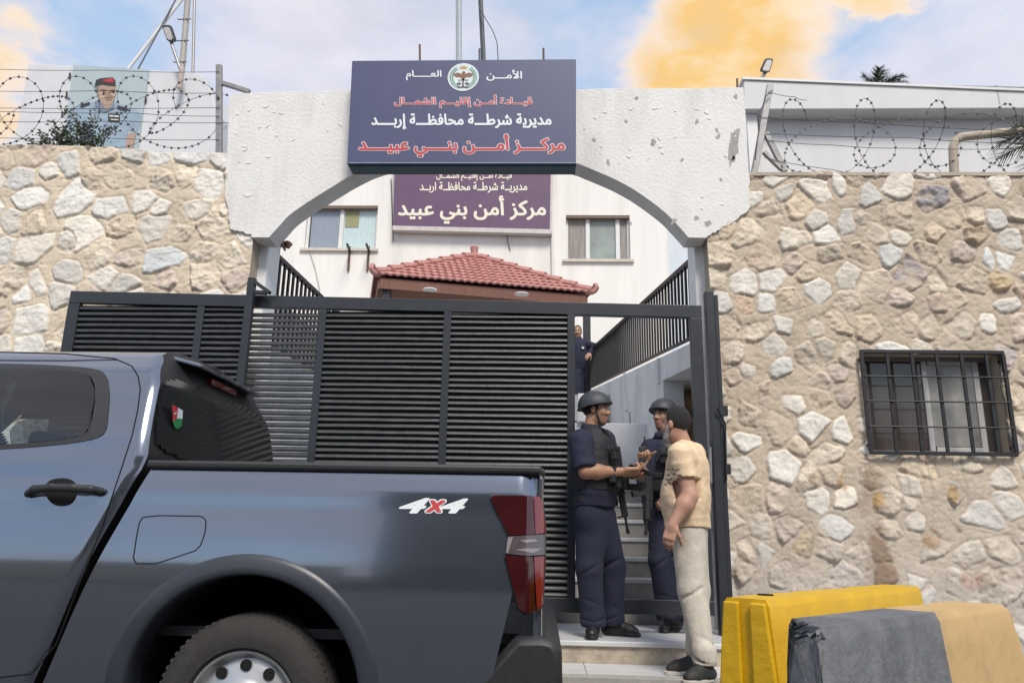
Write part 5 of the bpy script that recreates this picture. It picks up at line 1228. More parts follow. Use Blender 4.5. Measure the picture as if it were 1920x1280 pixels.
V, F = fld.mesh(); from_arrays('grip', relax(V, F, 2), F, m_plast, h, smooth=True)
spatch('handle_cup', chaikin([(82, 922), (88, 903), (105, 896), (130, 896), (143, 905), (146, 922), (138, 942), (120, 949), (98, 946)]), 0.0035, m_gap, h)
# shadowed gap between cab and bed
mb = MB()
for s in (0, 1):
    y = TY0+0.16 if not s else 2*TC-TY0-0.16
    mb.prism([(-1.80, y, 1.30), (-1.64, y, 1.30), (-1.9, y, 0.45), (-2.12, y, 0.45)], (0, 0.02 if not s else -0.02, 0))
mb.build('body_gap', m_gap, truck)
# 4x4 decal, tail lamp, bumper
put_text('decal_digits', '4x4', (749, 934, 877, 963), 0, m_twhite, truck, 0.03, None, False, 0.35, surf) if False else None
def decal(ch, box, m, outline=None): put_text('decal', ch, box, 0, m, truck, 0.035, outline, False, 0.36, surf)
decal('4', (748, 933, 806, 962), m_twhite); decal('4', (822, 934, 878, 962), m_twhite); decal('x', (796, 935, 838, 962), m_tred, (0.05, m_twhite))
m_red = MATS['red_lamp_lens']; m_red2 = M('dark_red_lens', (0.040, 0.003, 0.004), 0.10, var=0.2, scale=12, coat=1.0); m_clear = M('clear_lamp_lens', (0.085, 0.07, 0.075), 0.08, var=0.3, scale=18, coat=1.0)
m_white_rib = M('lens_silver', (0.24, 0.22, 0.23), 0.15, coat=1.0)
tl = thing('tail_light', (0, 0, 0), None, None); tl.parent = truck; tl.location = surf(975, 1040)-truck.location
def lens(name, pts, m, eps=0.014, th=0.06):
    P = [surf(px, py, eps) for px, py in pts]
    for p in P: p.y += 0.075*max(0, min(1, (p.x+0.075)/0.085))**2
    b = MB(); b.prism(P, (0, th, 0)); return b.build(name, m, tl, bevel=0.006)
lens('housing', [(917, 932), (922, 925), (1012, 925), (1019, 932), (1025, 990), (1024, 1045), (1020, 1138), (1008, 1150), (986, 1153), (970, 1143), (944, 1043), (951, 1008), (933, 968)], m_plast, 0.008)
def glens(name, pts, m, eps=0.016): return spatch(name, pts, eps, m, tl, lambda x: 0.075*max(0, min(1, (x+0.075)/0.085))**2)
glens('upper_lens', [(920, 934), (925, 929), (1000, 929), (1003, 1001), (955, 1003), (936, 966)], m_red2)
glens('upper_lens', [(1001, 929), (1012, 930), (1018, 940), (1023, 998), (1004, 1001)], m_red, 0.0165)
glens('reverse_lens', [(952, 1005), (1023, 1001), (1023, 1040), (990, 1041), (948, 1037)], m_clear)
glens('lens_rib', [(953, 1007), (962, 1006), (953, 1036), (949, 1036)], m_white_rib, 0.018); glens('lens_rib', [(975, 1012), (1002, 1010), (1010, 1014), (985, 1017)], m_white_rib, 0.018); glens('lens_rib', [(966, 1030), (985, 1027), (1016, 1028), (1000, 1036)], m_white_rib, 0.018)
glens('lower_lens', [(947, 1040), (1000, 1043), (1003, 1146), (987, 1149), (973, 1141)], m_red2)
glens('lower_lens', [(1001, 1043), (1022, 1043), (1018, 1135), (1007, 1145)], m_red, 0.0165)
tb = thing('tail_light', (0, 0, 0), None, None); tb.parent = truck; tb.location = Vector((0, 2*TC-3.25, 1.0))-truck.location
MB().prism([(-.12, 2*TC-3.215, 1.21), (.01, 2*TC-3.215, 1.21), (.01, 2*TC-3.215, .76), (-.04, 2*TC-3.215, .75)], (0, -0.06, 0)).build('lens', m_red2, tb, bevel=0.006)
bp = [(0.0, 0.665), (0.055, 0.655), (0.085, 0.61), (0.09, 0.40), (0.03, 0.36), (-0.32, 0.36), (-0.28, 0.46), (-0.10, 0.66)]
mb = MB(); mb.prism([(x, TY0+0.035, z) for x, z in bp], (0, 2*(TC-TY0)-0.07, 0)); mb.build('rear_bumper', m_plast, truck, bevel=0.03, auto=True)
# front end and underside, out of the picture
hp = [(-3.7, 0.45), (-3.7, 1.28), (-4.0, 1.27), (-4.7, 1.16), (-5.1, 1.02), (-5.22, 0.8), (-5.2, 0.45)]
mb = MB(); mb.prism([(x, TY0+0.14, z) for x, z in hp], (0, 2*(TC-TY0)-0.28, 0)); mb.build('bonnet', m_paint, truck, bevel=0.05, auto=True)
V = []
for x in np.linspace(-5.05, -3.78, 50):
    zb = 0.42
    d = abs(x+4.30)
    if d < AR_: zb = ACZ+math.sqrt(AR_**2-d*d)
    for f in np.linspace(0, 1, 14): z = zb+(np.interp(x, [-5.05, -3.78], [1.0, 1.27])-zb)*f; V.append((x, TY0+float(foff(min(z, 1.3))), z))
V = np.array(V); F = grid_faces(50, 14); from_arrays('front_wing', V, F[:, ::-1].copy(), m_paint, truck, smooth=True); from_arrays('front_wing', mir(V), F, m_paint, truck, smooth=True)
for y in (TY0+0.2, 2*TC-TY0-0.2): MB().box((-5.16, y, 0.9), (0.12, 0.22, 0.16)).build('headlight', m_clear, truck, bevel=0.03)
mb = MB(); mb.bx(-5.0, -0.1, 3.55, 3.65, 0.42, 0.55); mb.bx(-5.0, -0.1, 4.6, 4.7, 0.42, 0.55); mb.bx(-3.75, -2.0, TY0+0.1, 2*TC-TY0-0.1, 0.38, 0.42); mb.tube([(-1.19, 3.3, .375), (-1.19, 4.95, .375)], 0.06); mb.build('chassis', m_gap, truck)
mb = MB(); mb.bx(-3.75, -2.0, TY0+0.06, TY0+0.12, 0.34, 0.42); mb.build('side_sill', m_plast, truck)

# ------------------------------------------------------------------ concrete barriers
def barrier(label, p0, p1, h, prof, mats, split=None, ragged=False, seed=1, end_round=0.0, name='concrete_barrier'):
    a, b = Vector((p0[0], p0[1], 0)), Vector((p1[0], p1[1], 0)); d = (b-a); ln = d.length; d.normalize(); nrm = Vector((d.y, -d.x, 0)); rg = np.random.default_rng(seed)
    NL, NPp = 90, len(prof); V = []
    for i in range(NL+1):
        s = ln*i/NL
        for (o, z) in prof:
            zz2 = z*h; ss = s
            if end_round and s > ln-end_round: zz2 = min(zz2, h-end_round*0.8+math.sqrt(max(0, end_round**2-(s-ln+end_round)**2))*0.8)
            V.append(a+d*ss+nrm*o+Vector((0, 0, zz2)))
    V = np.array([tuple(p) for p in V]); X, Y, Z = V.T
    nn = fbm(X*6, Y*6, Z*6, 4); V[:, 2] -= np.clip(nn, 0, 1)*0.005*(Z > 0.1)
    sl = (V-np.array(a))@np.array(d)
    if ragged:                                     # broken, spalled end: bite a noisy slope out of it
        lat = (V-np.array(a))@np.array(nrm); lim = 0.05+1.05*(0.09-lat)*(Z > 0.3)+0.05*np.clip(Z/h-0.3, 0, 1)+0.05*fbm(X*9+Y*9, Z*12, Z*0+2, 5, 0.6)
        mv = np.clip(lim-sl, 0, None)*(sl < 0.5); V += np.array(d)[None, :]*mv[:, None]*0.97 + np.array([0, 0, -0.25])[None, :]*(mv*(Z > 0.4))[:, None]
        V += (rg.normal(0, 1, V.shape)*0.004)*((mv > 0.001)[:, None])
    F = [(i*NPp+j, (i+1)*NPp+j, (i+1)*NPp+j+1, i*NPp+j+1) for i in range(NL) for j in range(NPp-1)]
    F += [tuple(range(NPp)), tuple(NL*NPp+j for j in range(NPp-1, -1, -1))]
    t = thing(name, tuple(a+d*ln/2), label, 'barrier', 'concrete traffic barriers')
    return t, V, F, sl, a, d, nrm, ln
PRF = [(0.29, 0.0), (0.29, 0.09), (0.265, 0.13), (0.145, 0.42), (0.125, 0.50), (0.088, 0.97), (0.076, 1.0), (-0.076, 1.0), (-0.088, 0.97), (-0.125, 0.50), (-0.145, 0.42), (-0.265, 0.13), (-0.29, 0.09), (-0.29, 0.0)]
def densify(p, n=5): return [(p[i][0]+(p[i+1][0]-p[i][0])*k/n, p[i][1]+(p[i+1][1]-p[i][1])*k/n) for i in range(len(p)-1) for k in range(n)] + [p[-1]]
PRF = densify(PRF)
BHT = 0.85
y0_, y1_ = WZ(1398, 1121, BHT), WZ(1690, 1096, BHT)
dd_ = (y1_-y0_); dd_.z = 0; dd_.normalize(); nn_ = Vector((dd_.y, -dd_.x, 0))
m_yel = M('worn_yellow_paint', (0.60, 0.36, 0.004), 0.5, var=0.12, scale=6, bump=0.25, bscale=18)
bt = m_yel.node_tree; bb = bt.nodes['Principled BSDF']; cl_ = bb.inputs['Base Color'].links[0].from_socket
nz2 = bt.nodes.new('ShaderNodeTexNoise'); nz2.inputs['Scale'].default_value = 3.2; nz2.inputs['Detail'].default_value = 10; nz2.inputs['Roughness'].default_value = 0.7; co2 = bt.nodes.new('ShaderNodeTexCoord'); bt.links.new(co2.outputs['Object'], nz2.inputs[0])
rp2 = bt.nodes.new('ShaderNodeValToRGB'); rp2.color_ramp.elements[0].position = 0.60; rp2.color_ramp.elements[1].position = 0.70; bt.links.new(nz2.outputs[0], rp2.inputs[0])
mx2 = bt.nodes.new('ShaderNodeMix'); mx2.data_type = 'RGBA'; bt.links.new(rp2.outputs[0], mx2.inputs[0]); bt.links.new(cl_, mx2.inputs[6]); mx2.inputs[7].default_value = (0.50, 0.30, 0.03, 1); bt.links.new(mx2.outputs[2], bb.inputs['Base Color'])
t, V, F, sl, a, d, nrm, ln = barrier('yellow painted concrete barrier standing behind the grey and tan one', y0_+nn_*0.0, y1_, BHT, PRF, None, seed=2)
o = from_arrays('barrier_body', V, F, m_yel, t); o.data.polygons.foreach_set('use_smooth', np.ones(len(o.data.polygons), bool)); o.data.set_sharp_from_angle(angle=rad(28))
pc = WZ(1435, 1114, BHT+0.002); MB().disc(pc-Vector((0, 0, 0.004)), 0.030, (0, 0, 1), 0.006, 18).build('lifting_hole', m_gap, t)
e0 = a-d*0.001
for sg in (1, -1):                                # end plates either side of the joint groove
    hp2 = [(sg*o, z) for o, z in ((0.022, 0.02), (0.285, 0.02), (0.285, 0.09), (0.26, 0.13), (0.142, 0.42), (0.122, 0.5), (0.08, 0.985), (0.022, 0.985))]
    mb = MB(); mb.prism([e0+nrm*o+Vector((0, 0, z*BHT)) for o, z in hp2], -d*0.02); mb.build('end_plate', m_yel, t, bevel=0.006)
f0, f1 = WZ(1440, 1175, BHT), WZ(1846, 1126, BHT)
m_tan = M('faded_tan_paint', (0.53, 0.35, 0.155), 0.6, var=0.10, scale=5, bump=0.2, bscale=20, dirt=((0.27, 0.19, 0.11), 0.6, 5, 2.5)); m_gry = M('worn_grey_paint', (0.125, 0.13, 0.142), 0.75, var=0.38, scale=5, bump=0.5, bscale=24, dirt=((0.27, 0.27, 0.265), 0.5, 6, 3)); m_brk = M('broken_dark_concrete', (0.19, 0.19, 0.195), 0.9, var=0.45, scale=18, bump=0.6, bscale=40)
t, V, F, sl, a, d, nrm, ln = barrier('concrete barrier painted half grey and half tan with a crumbling end', f0, f1, BHT, PRF, None, ragged=True, seed=5, end_round=0.12)
cx_ = V[np.array([f[0] for f in F])]; fs = np.array([sl[list(f)].mean() for f in F]); spl = (WZ(1722, 1145, BHT)-Vector((a.x, a.y, BHT))).dot(d)
k3 = NPk = len(PRF)
gi = [i for i in range(len(F)) if fs[i] < spl and not fs[i] < 0.06]; ti = [i for i in range(len(F)) if fs[i] >= spl]; bi = [i for i in range(len(F)) if fs[i] < 0.06]
for nm, idx, mt in (('grey_half', gi, m_gry), ('tan_half', ti, m_tan), ('broken_end', bi, m_brk)):
    us = sorted({v for i in idx for v in F[i]}); mpv = {v: k for k, v in enumerate(us)}
    o = from_arrays(nm, V[us], [tuple(mpv[v] for v in F[i]) for i in idx], mt, t); o.data.polygons.foreach_set('use_smooth', np.ones(len(o.data.polygons), bool)); o.data.set_sharp_from_angle(angle=rad(28))
mb = MB(); 
for k in range(5): q = a+d*(ln-0.22)+nrm*(0.14+0.01*k)+Vector((0, 0, 0.50-0.05*k)); 
q = surf(0, 0) if False else a+d*(ln-0.30)+nrm*0.152+Vector((0, 0, 0.50)); mb.disc(q, 0.013, nrm, 0.004, 9, sx=0.7); mb.build('chip', m_gap, t)

# ------------------------------------------------------------------ across the street (seen in the pickup's paint)
m_beige = M('opposite_limestone', (0.50, 0.44, 0.35), 0.85, var=0.15, scale=2, bump=0.2)
m_dkwall = M('opposite_dark_render', (0.13, 0.13, 0.135), 0.85, var=0.15, scale=1)
o = MB().bx(-26, -3.4, -7.3, -7.0, 0, 1.9).build('garden_wall', m_beige, loc=(-12, -7.1, 0)); tag(o, 'beige limestone garden wall across the street from the pickup', 'wall')
def house(label, x0, x1, y0, y1, h, m):
    t = thing('house', ((x0+x1)/2, (y0+y1)/2, 0), label, 'house', 'houses across the street')
    MB().bx(x0, x1, y0, y1, 0, h).build('wall', m, t, bevel=0.02); MB().bx(x0-.2, x1+.2, y0-.2, y1+.2, h, h+.25).build('roof', m_conc, t)
    n = int((x1-x0)/2.6)
    for fl_ in range(int(h/3)):
        for i in range(n): x = x0+(i+.5)*(x1-x0)/n; MB().bx(x-.6, x+.6, y1-0.02, y1+0.03, 1.0+3*fl_, 2.3+3*fl_).build('window', m_glass_dark, t)
house('dark rendered two storey house across the street', -3.3, 7.5, -18, -9, 6.8, m_dkwall)
house('pale limestone house set back across the street', -40, -30, -26, -17, 4.0, m_beige)
house('pale house at the far end across the street', 12, 24, -24, -15, 4.5, m_beige)
# ------------------------------------------------------------------ people
def nrmv(v): v = np.array(v, float); return v/np.linalg.norm(v)
m_skin = MV('skin', 0.55, bump=0.1, bscale=200, var=0.06, vscale=60)
def cloth(name, col, bump=0.35, rough=0.85): return M(name, col, rough, var=0.16, scale=14, bump=bump*0.8, bscale=30)
m_navy_c = cloth('navy_uniform_cloth', (0.011, 0.014, 0.034)); m_vest = cloth('black_vest_nylon', (0.011, 0.011, 0.014), 0.6, 0.7)
m_boot = M('black_leather', (0.012, 0.012, 0.013), 0.45, var=0.3, scale=20, bump=0.2); m_helm = M('helmet_grey', (0.035, 0.040, 0.048), 0.55, var=0.12, scale=30, bump=0.1, bscale=150)
m_hairb = M('black_hair', (0.012, 0.010, 0.010), 0.65, var=0.5, scale=80, bump=0.8, bscale=140); m_cream_c = cloth('cream_cotton', (0.66, 0.50, 0.33)); m_tr = cloth('pale_beige_cotton', (0.50, 0.46, 0.39))
def hand(f, wr, d, n, thumb, curl=(0.35, 0.5, 0.4), s=1.0, spread=0.018):
    """palm, four jointed fingers and a thumb; d = towards fingertips, n = palm normal, thumb = side (+1/-1 along d x n)"""
    d, n = nrmv(d), nrmv(n); n = nrmv(n-d*(n@d)); l = np.cross(d, n)*thumb; wr = np.array(wr, float)
    f.cone(wr-d*0.02, wr+d*0.02*s, 0.027*s, 0.030*s, 0.02, fwd=n, flat=0.7)
    f.rbox(wr+d*0.052*s, (0.048*s, 0.014*s, 0.042*s), (d, n, l), 0.012*s, 0.02)
    for k, ln in enumerate((0.070, 0.080, 0.074, 0.058)):
        p = wr+d*(0.092-0.004*abs(k-1.3))*s + l*(1.5-k)*spread*s*1.15; a = 0.0; dd = d
        for q, fr in enumerate((0.45, 0.32, 0.23)):
            a += curl[q]*(1+0.13*(k-1)); dd = d*math.cos(a)+n*math.sin(a); e = p+dd*ln*fr*s
            f.cone(p, e, (0.0098-0.0008*q)*s, (0.0090-0.0008*q)*s, 0.006); p = e
    p = wr+d*0.022*s+l*0.034*s; dd = nrmv(d*0.75+l*0.55+n*0.45)
    for q, ln in enumerate((0.045, 0.032, 0.026)):
        e = p+dd*ln*s; f.cone(p, e, (0.0135-0.0015*q)*s, (0.0115-0.0015*q)*s, 0.010); p = e; dd = nrmv(dd*0.8+d*0.35+n*0.25*curl[0]*3)
def make_person(label, J, st, group=None):
    P = {k: np.array(W(*v) if len(v) == 3 and not isinstance(v, Vector) else v, float) for k, v in J.items()}
    gz = st['ground']
    for s in 'NF':
        if 'an'+s in P: P['an'+s][2] = gz+0.105; P['to'+s][2] = gz+0.045
    fw = nrmv(st['fwd']); up = np.array([0, 0, 1.0]); rt = nrmv(np.cross(fw, up))
    hf = nrmv(st['face']); hr = nrmv(np.cross(hf, up)); hu = np.cross(hr, hf); hs = st.get('hs', 0.95); H = P['hd']
    def hl(x, y, z): return H + (hr*x+hf*y+hu*z)*hs
    allp = np.array(list(P.values())); lo, hi = allp.min(0)-0.26, allp.max(0)+0.26; lo[2] = gz-0.02; hi[2] = P['hd'][2]+0.2
    root = thing('person', tuple([P['hp'][0], P['hp'][1], gz]), label, 'person', group)
    hv = st.get('h', 0.0062)
    f = Field(lo, hi, hv); ax = (hr, hf, hu); q = hs
    shc = (P['shN']+P['shF'])/2
    # trunk, limbs
    tw = st.get('tw', 1.0)
    f.cone(P['hp'], shc-up*0.13, 0.145*tw, 0.155*tw, 0.05, fw, 0.62); f.cone(P['shN']-up*0.02, P['shF']-up*0.02, 0.055, 0.055, 0.06)
    f.cone(P['nk'], hl(0, -0.018, -0.05), 0.060, 0.057*q, 0.03)
    for s in 'NF':
        if 'el'+s in P:
            f.cone(P['sh'+s], P['el'+s], 0.050*tw, 0.043*tw, 0.03); mid = P['el'+s]*0.7+P['wr'+s]*0.3
            f.cone(P['el'+s], mid, 0.042*tw, 0.046*tw, 0.03); f.cone(mid, P['wr'+s], 0.046*tw, 0.029, 0.03)
            hd = st['hand'+s]; hand(f, P['wr'+s], hd[0], hd[1], hd[2], hd[3] if len(hd) > 3 else (0.35, 0.5, 0.4), st.get('hands', 1.0))
        if 'kn'+s in P:
            f.cone(P['hp']+(P['kn'+s]-P['hp'])*0.05, P['kn'+s], 0.085, 0.055, 0.03); f.cone(P['kn'+s], P['an'+s], 0.055, 0.038, 0.03); f.cone(P['an'+s]-up*0.04, P['to'+s], 0.036, 0.028, 0.03)
    # head
    f.ell(hl(0, -0.012, 0.030), (0.076*q, 0.096*q, 0.098*q), ax, 0.02); f.ell(hl(0, 0.030, -0.040), (0.060*q, 0.066*q, 0.088*q), ax, 0.03)
    f.ell(hl(0, 0.058, -0.105), (0.034*q, 0.030*q, 0.026*q), ax, 0.03); f.ell(hl(0, 0.01, -0.08), (0.055*q, 0.05*q, 0.04*q), ax, 0.03)
    f.cone(hl(-0.032, 0.080, 0.020), hl(0.032, 0.080, 0.020), 0.012*q, 0.012*q, 0.02)
    for s in (-1, 1): f.ell(hl(s*0.032, 0.098, 0.004), (0.015*q, 0.013*q, 0.011*q), ax, 0.012, 's')
    for s in (-1, 1): f.ell(hl(s*0.038, 0.062, -0.028), (0.022*q, 0.02*q, 0.02*q), ax, 0.02)
    f.cone(hl(0, 0.088, 0.008), hl(0, 0.112, -0.032), 0.009*q, 0.0125*q, 0.012)
    for s in (-1, 1): f.ell(hl(s*0.013, 0.098, -0.036), (0.011*q, 0.012*q, 0.009*q), ax, 0.01); f.ell(hl(s*0.077, -0.008, -0.012), (0.011*q, 0.021*q, 0.033*q), ax, 0.008)
    f.ell(hl(0, 0.090, -0.066), (0.026*q, 0.012*q, 0.008*q), ax, 0.008); f.ell(hl(0, 0.088, -0.080), (0.023*q, 0.012*q, 0.009*q), ax, 0.008)
    V, F = f.mesh(); V = relax(V, F, 1, 0.35)
    L_ = (V-H)@np.stack([hr, hf, hu], 1)/hs; x, y, z = np.abs(L_[:, 0]), L_[:, 1], L_[:, 2]
    skin = np.array(st.get('skin', (0.34, 0.185, 0.115))); C = np.tile(skin, (len(V), 1)); C *= (1+0.10*fbm(V[:, 0]*14, V[:, 1]*14, V[:, 2]*14, 3))[:, None]
    hd_ = (np.abs(L_) < 0.16).all(1)
    def paint(m, c, k=1.0): C[m & hd_] = C[m & hd_]*(1-k)+np.array(c)*k
    stub = st.get('stubble', 0.45)
    paint((y > 0.0) & (z < -0.045) & ~((x < 0.028) & (z > -0.088) & (z < -0.05)) & (z > -0.14), (0.07, 0.05, 0.042), stub)
    paint((y > 0.07) & (x < 0.026) & (z < -0.058) & (z > -0.089), (0.30, 0.115, 0.09), 0.8)
    if st.get('moustache', True): paint((y > 0.07) & (x < 0.032) & (z < -0.046) & (z > -0.062), (0.018, 0.014, 0.013), 0.9)
    paint((y > 0.05) & (x > 0.013) & (x < 0.050) & (z > 0.020) & (z < 0.034), (0.016, 0.013, 0.012), 0.92)
    ez = z-0.003; paint((y > 0.05) & (((x-0.032)/0.017)**2+(ez/0.008)**2 < 1), (0.5, 0.46, 0.42)); paint((y > 0.05) & (((x-0.031)/0.009)**2+(ez/0.009)**2 < 1), (0.015, 0.011, 0.010)); paint((y > 0.05) & (x > 0.014) & (x < 0.050) & (z > 0.010) & (z < 0.015), (0.02, 0.015, 0.013), .8)
    body = from_arrays('body', V, F, m_skin, root, smooth=True, col=np.clip(C, .005, 1))
    def cl(name, build, m, parent=root, h=0.0075, rough=None, it=1, lo_=None, hi_=None, solid=True):
        g = Field(lo_ if lo_ is not None else lo, hi_ if hi_ is not None else hi, h); build(g)
        if rough: g.rough(*rough)
        V, F = g.mesh(); V = relax(V, F, it, 0.4); return from_arrays(name, V, F, m, parent, smooth=True)
    # trousers
    if 'knN' in P:
        tr = st['trousers']
        def bt(g):
            g.cone(P['hp']+up*0.10, P['hp']-up*0.02, tr['waist'], tr['waist']*1.06, 0.04, fw, 0.66)
            for s in 'NF':
                hj = P['hp']-up*0.03+(P['kn'+s]-P['hp'])*np.array([0.35, 0.35, 0.03]); hem = P['an'+s]-up*tr.get('hem', 0.01)
                g.cone(hj, P['kn'+s], tr['thigh'], tr['knee'], 0.035); g.cone(P['kn'+s], hem, tr['knee'], tr['ankle'], 0.03)
                g.cone(hem+up*0.05, hem+up*0.02, tr['ankle']*1.10, tr['ankle']*1.12, 0.02)
            for si, s in enumerate('NF'):                     # bunched folds over the shoe, behind the knee and at the hip
                k_, a_ = P['kn'+s], P['an'+s]
                for q_, (c_, rr, amp, t0, t1) in enumerate(((a_*0.86+k_*0.14, tr['ankle']*1.10, 0.045, -2.2, 0.6), (a_*0.72+k_*0.28, tr['ankle']*1.19, -0.05, -1.2, 1.3), (k_*1.0, tr['knee']*1.05, 0.06, -1.9, 0.0))):
                    ph_ = si*0.9+q_*0.7; pts_ = [c_+np.array([rr*math.cos(t), rr*math.sin(t), amp*math.sin(t*1.0+ph_)]) for t in np.linspace(t0-1.0, t1-1.0, 9)]
                    for u_, v_ in zip(pts_[:-1], pts_[1:]): g.cone(u_, v_, 0.003, 0.003, 0.020, mode='s')
                hs_ = P['hp']+fw*0.10-up*0.04+(rt if s == 'N' else -rt)*0.03; g.cone(hs_, (P['kn'+s]+fw*tr['knee'])*0.45+hs_*0.55, 0.006, 0.003, 0.022, mode='s')
            g.cut(np.array([0, 0, gz+tr.get('cutz', 0.075)]), (0, 0, -1)); g.cut(P['hp']+up*0.13, (0, 0, 1))
        cl('trousers', bt, tr['m'], rough=(tr.get('fold', 0.010), (4.5, 4.5, 4)), it=2)
        sh = st['shoes']
        for s in 'NF':
            a, t = P['an'+s], P['to'+s]; d = nrmv((t-a)*np.array([1, 1, 0])); hl_ = a-d*0.045; c0 = a*0.5+t*0.5
            def bs(g):
                g.cone([hl_[0], hl_[1], gz+0.045], [t[0], t[1], gz+0.038], 0.040, 0.042, 0.02); g.cone([t[0], t[1], gz+.038], np.array([t[0], t[1], gz+.034])+d*0.035, 0.042, 0.036, 0.02); g.cone([a[0], a[1], gz+0.06], [a[0], a[1], gz+sh.get('top', 0.13)], 0.045, 0.046, 0.03); g.cone([a[0], a[1], gz+0.10], [t[0], t[1], gz+0.05], 0.040, 0.03, 0.03)
                g.cut(np.array([0, 0, gz+0.004]), (0, 0, -1))
            so = cl('shoe', bs, sh['m'], h=0.006, lo_=np.minimum(hl_, t)-0.13, hi_=np.maximum(hl_, t)+np.array([.13, .13, .2]))
            sb_ = MB(); n_ = np.array([-d[1], d[0], 0]); pts = []
            for u, w in ((-.052, .0), (-.045, .028), (-.01, .037), (.08, .038), (.15, .046), (.20, .044), (.235, .03), (.25, .0), (.235, -.03), (.20, -.044), (.15, -.046), (.08, -.038), (-.01, -.037), (-.045, -.028)):
                k = (np.linalg.norm((t-a)[:2])+0.085)/0.25 if u > 0 else 1.0; p_ = a+d*u*k+n_*w; pts.append((p_[0], p_[1], gz+0.001))
            sb_.prism(pts, (0, 0, 0.026)); sb_.build('sole', sh.get('sole', m_boot), so, bevel=0.005)
            if sh.get('trim'):
                lb_ = MB()
                for k in (0.30, 0.48, 0.66):
                    c_ = a+(t-a)*k; z_ = gz+0.125-0.075*k; lb_.tube([np.array([c_[0], c_[1], z_])+n_*0.034-up*0.015, np.array([c_[0], c_[1], z_+0.012]), np.array([c_[0], c_[1], z_])-n_*0.034-up*0.015], 0.004, 5)
                lb_.build('lace', sh['trim'], so)
    # shirt
    sr = st['shirt']; sl_ = sr.get('sleeve', 0.62); hemz = P['hp'][2]+sr.get('hem', 0.02)
    def bsr(g):
        lowp = P['hp'].copy(); lowp[2] = hemz-0.05; bel = P['hp']*0.62+shc*0.38+fw*sr.get('belly', 0.02)
        g.cone(lowp, bel, sr['r0'], sr['r1'], 0.05, fw, sr.get('flat', 0.70)); g.cone(bel, shc-up*0.12, sr['r1'], sr['r2'], 0.05, fw, sr.get('flat', 0.70)); g.cone(P['shN']*0.93+P['shF']*0.07-up*0.025, P['shF']*0.93+P['shN']*0.07-up*0.025, 0.073, 0.073, 0.05)
        g.cone(P['nk']-up*0.06, P['nk']-up*0.015, 0.088, 0.070, 0.04)
        for s in 'NF':
            if 'el'+s in P:
                e = P['sh'+s]+(P['el'+s]-P['sh'+s])*min(1, sl_); g.cone(P['sh'+s]-up*0.01, e, 0.074*sr.get('arm', 1), 0.066*sr.get('arm', 1), 0.03)
                if sl_ > 1: g.cone(P['el'+s], P['el'+s]+(P['wr'+s]-P['el'+s])*0.92, 0.062, 0.045, 0.03)
                else: dd = nrmv(P['el'+s]-P['sh'+s]); g.rbox(e+dd*0.075, (0.10, 0.10, 0.066), (nrmv(np.cross(dd, fw+0.01)), nrmv(np.cross(dd, np.cross(dd, fw+0.01))), dd), 0.002, 0.0, 's') if sr.get('crisp', True) else None
        for s, sg in (('N', 1), ('F', -1)):                  # creases from the armpit and across the waist
            if 'el'+s in P:
                ar = P['sh'+s]*0.92+shc*0.08-up*0.10
                for q_ in range(3):
                    e_ = ar+(P['hp']-ar)*(0.45+0.15*q_)+fw*(0.16-0.13*q_)*1.0+(P['sh'+s]-shc)*0.25; g.cone(ar+up*0.02*q_+fw*(0.05-0.04*q_), e_, 0.007, 0.003, 0.02, mode='s')
                for q_ in (0.35, 0.55): c_ = P['sh'+s]+(P['el'+s]-P['sh'+s])*q_; d_ = nrmv(P['el'+s]-P['sh'+s]); o_ = nrmv(np.cross(d_, fw)); g.cone(c_+fw*0.075+d_*0.02, c_+o_*0.075*sg, 0.005, 0.003, 0.02, mode='s')
        g.cut(np.array([0, 0, hemz]), (0, 0, -1))
        g.ell(P['nk']+up*0.052+hf*0.01, (0.075, 0.075, 0.055), None, 0.01, 's')
    cl('shirt', bsr, sr['m'], rough=(sr.get('fold', 0.014), (7, 7, 9)), it=2)
    if sr.get('collar'):
        b = MB(); nk = P['nk']; ring = []
        for i in range(25):
            a = math.pi*2*i/24; r_ = 0.068; c_ = nk+(fw*math.cos(a)*r_*1.05+rt*math.sin(a)*r_)+up*(0.012+0.016*(1-math.cos(a))*0.5); ring.append(c_)
        V_ = [tuple(p+up*0.03) for p in ring]+[tuple(p*1.0+(p-nk)*np.array([.28, .28, 0])-up*0.025) for p in ring]; b.add(V_, [(i, i+1, 26+i, 25+i) for i in range(24)]); o = b.build('collar', sr['m'], root, smooth=True); md = o.modifiers.new('solid', 'SOLIDIFY'); md.thickness = 0.006
    # hair / helmet
    if st.get('helmet'):
        def bh(g):
            g.ell(hl(0, -0.008, 0.030), (0.118*q, 0.140*q, 0.122*q), ax, 0.01); pn = nrmv(-hu*1.0+hf*0.24); g.cut(hl(0, -0.01, 0.018), pn)
        lo_h, hi_h = H-0.2, H+0.2
        ho = cl('helmet', bh, m_helm, h=0.005, lo_=lo_h, hi_=hi_h, it=3)
        b = MB(); pn = nrmv(-hu+hf*0.24); u_ = hr; w_ = np.cross(pn, u_); c_ = hl(0, -0.008, 0.022); ring = [c_+u_*math.cos(k*math.pi/20)*0.119*q+w_*math.sin(k*math.pi/20)*0.143*q for k in range(41)]; b.tube(ring, 0.006, 6); b.build('rim', m_helm, ho, smooth=True)
        b = MB()
        for s in (-1, 1): b.tube([hl(s*0.085, 0.015, 0.0), hl(s*0.078, 0.025, -0.05), hl(s*0.05, 0.045, -0.115), hl(0, 0.055, -0.137)], 0.005, 5)
        b.build('chin_strap', m_vest, ho)
        def bhr(g): g.ell(hl(0, -0.016, 0.020), (0.083*q, 0.102*q, 0.095*q), ax, 0.01); g.cut(hl(0, 0.035, 0), hf); g.cut(hl(0, -0.05, -0.055), nrmv(-hu+hf*0.5))
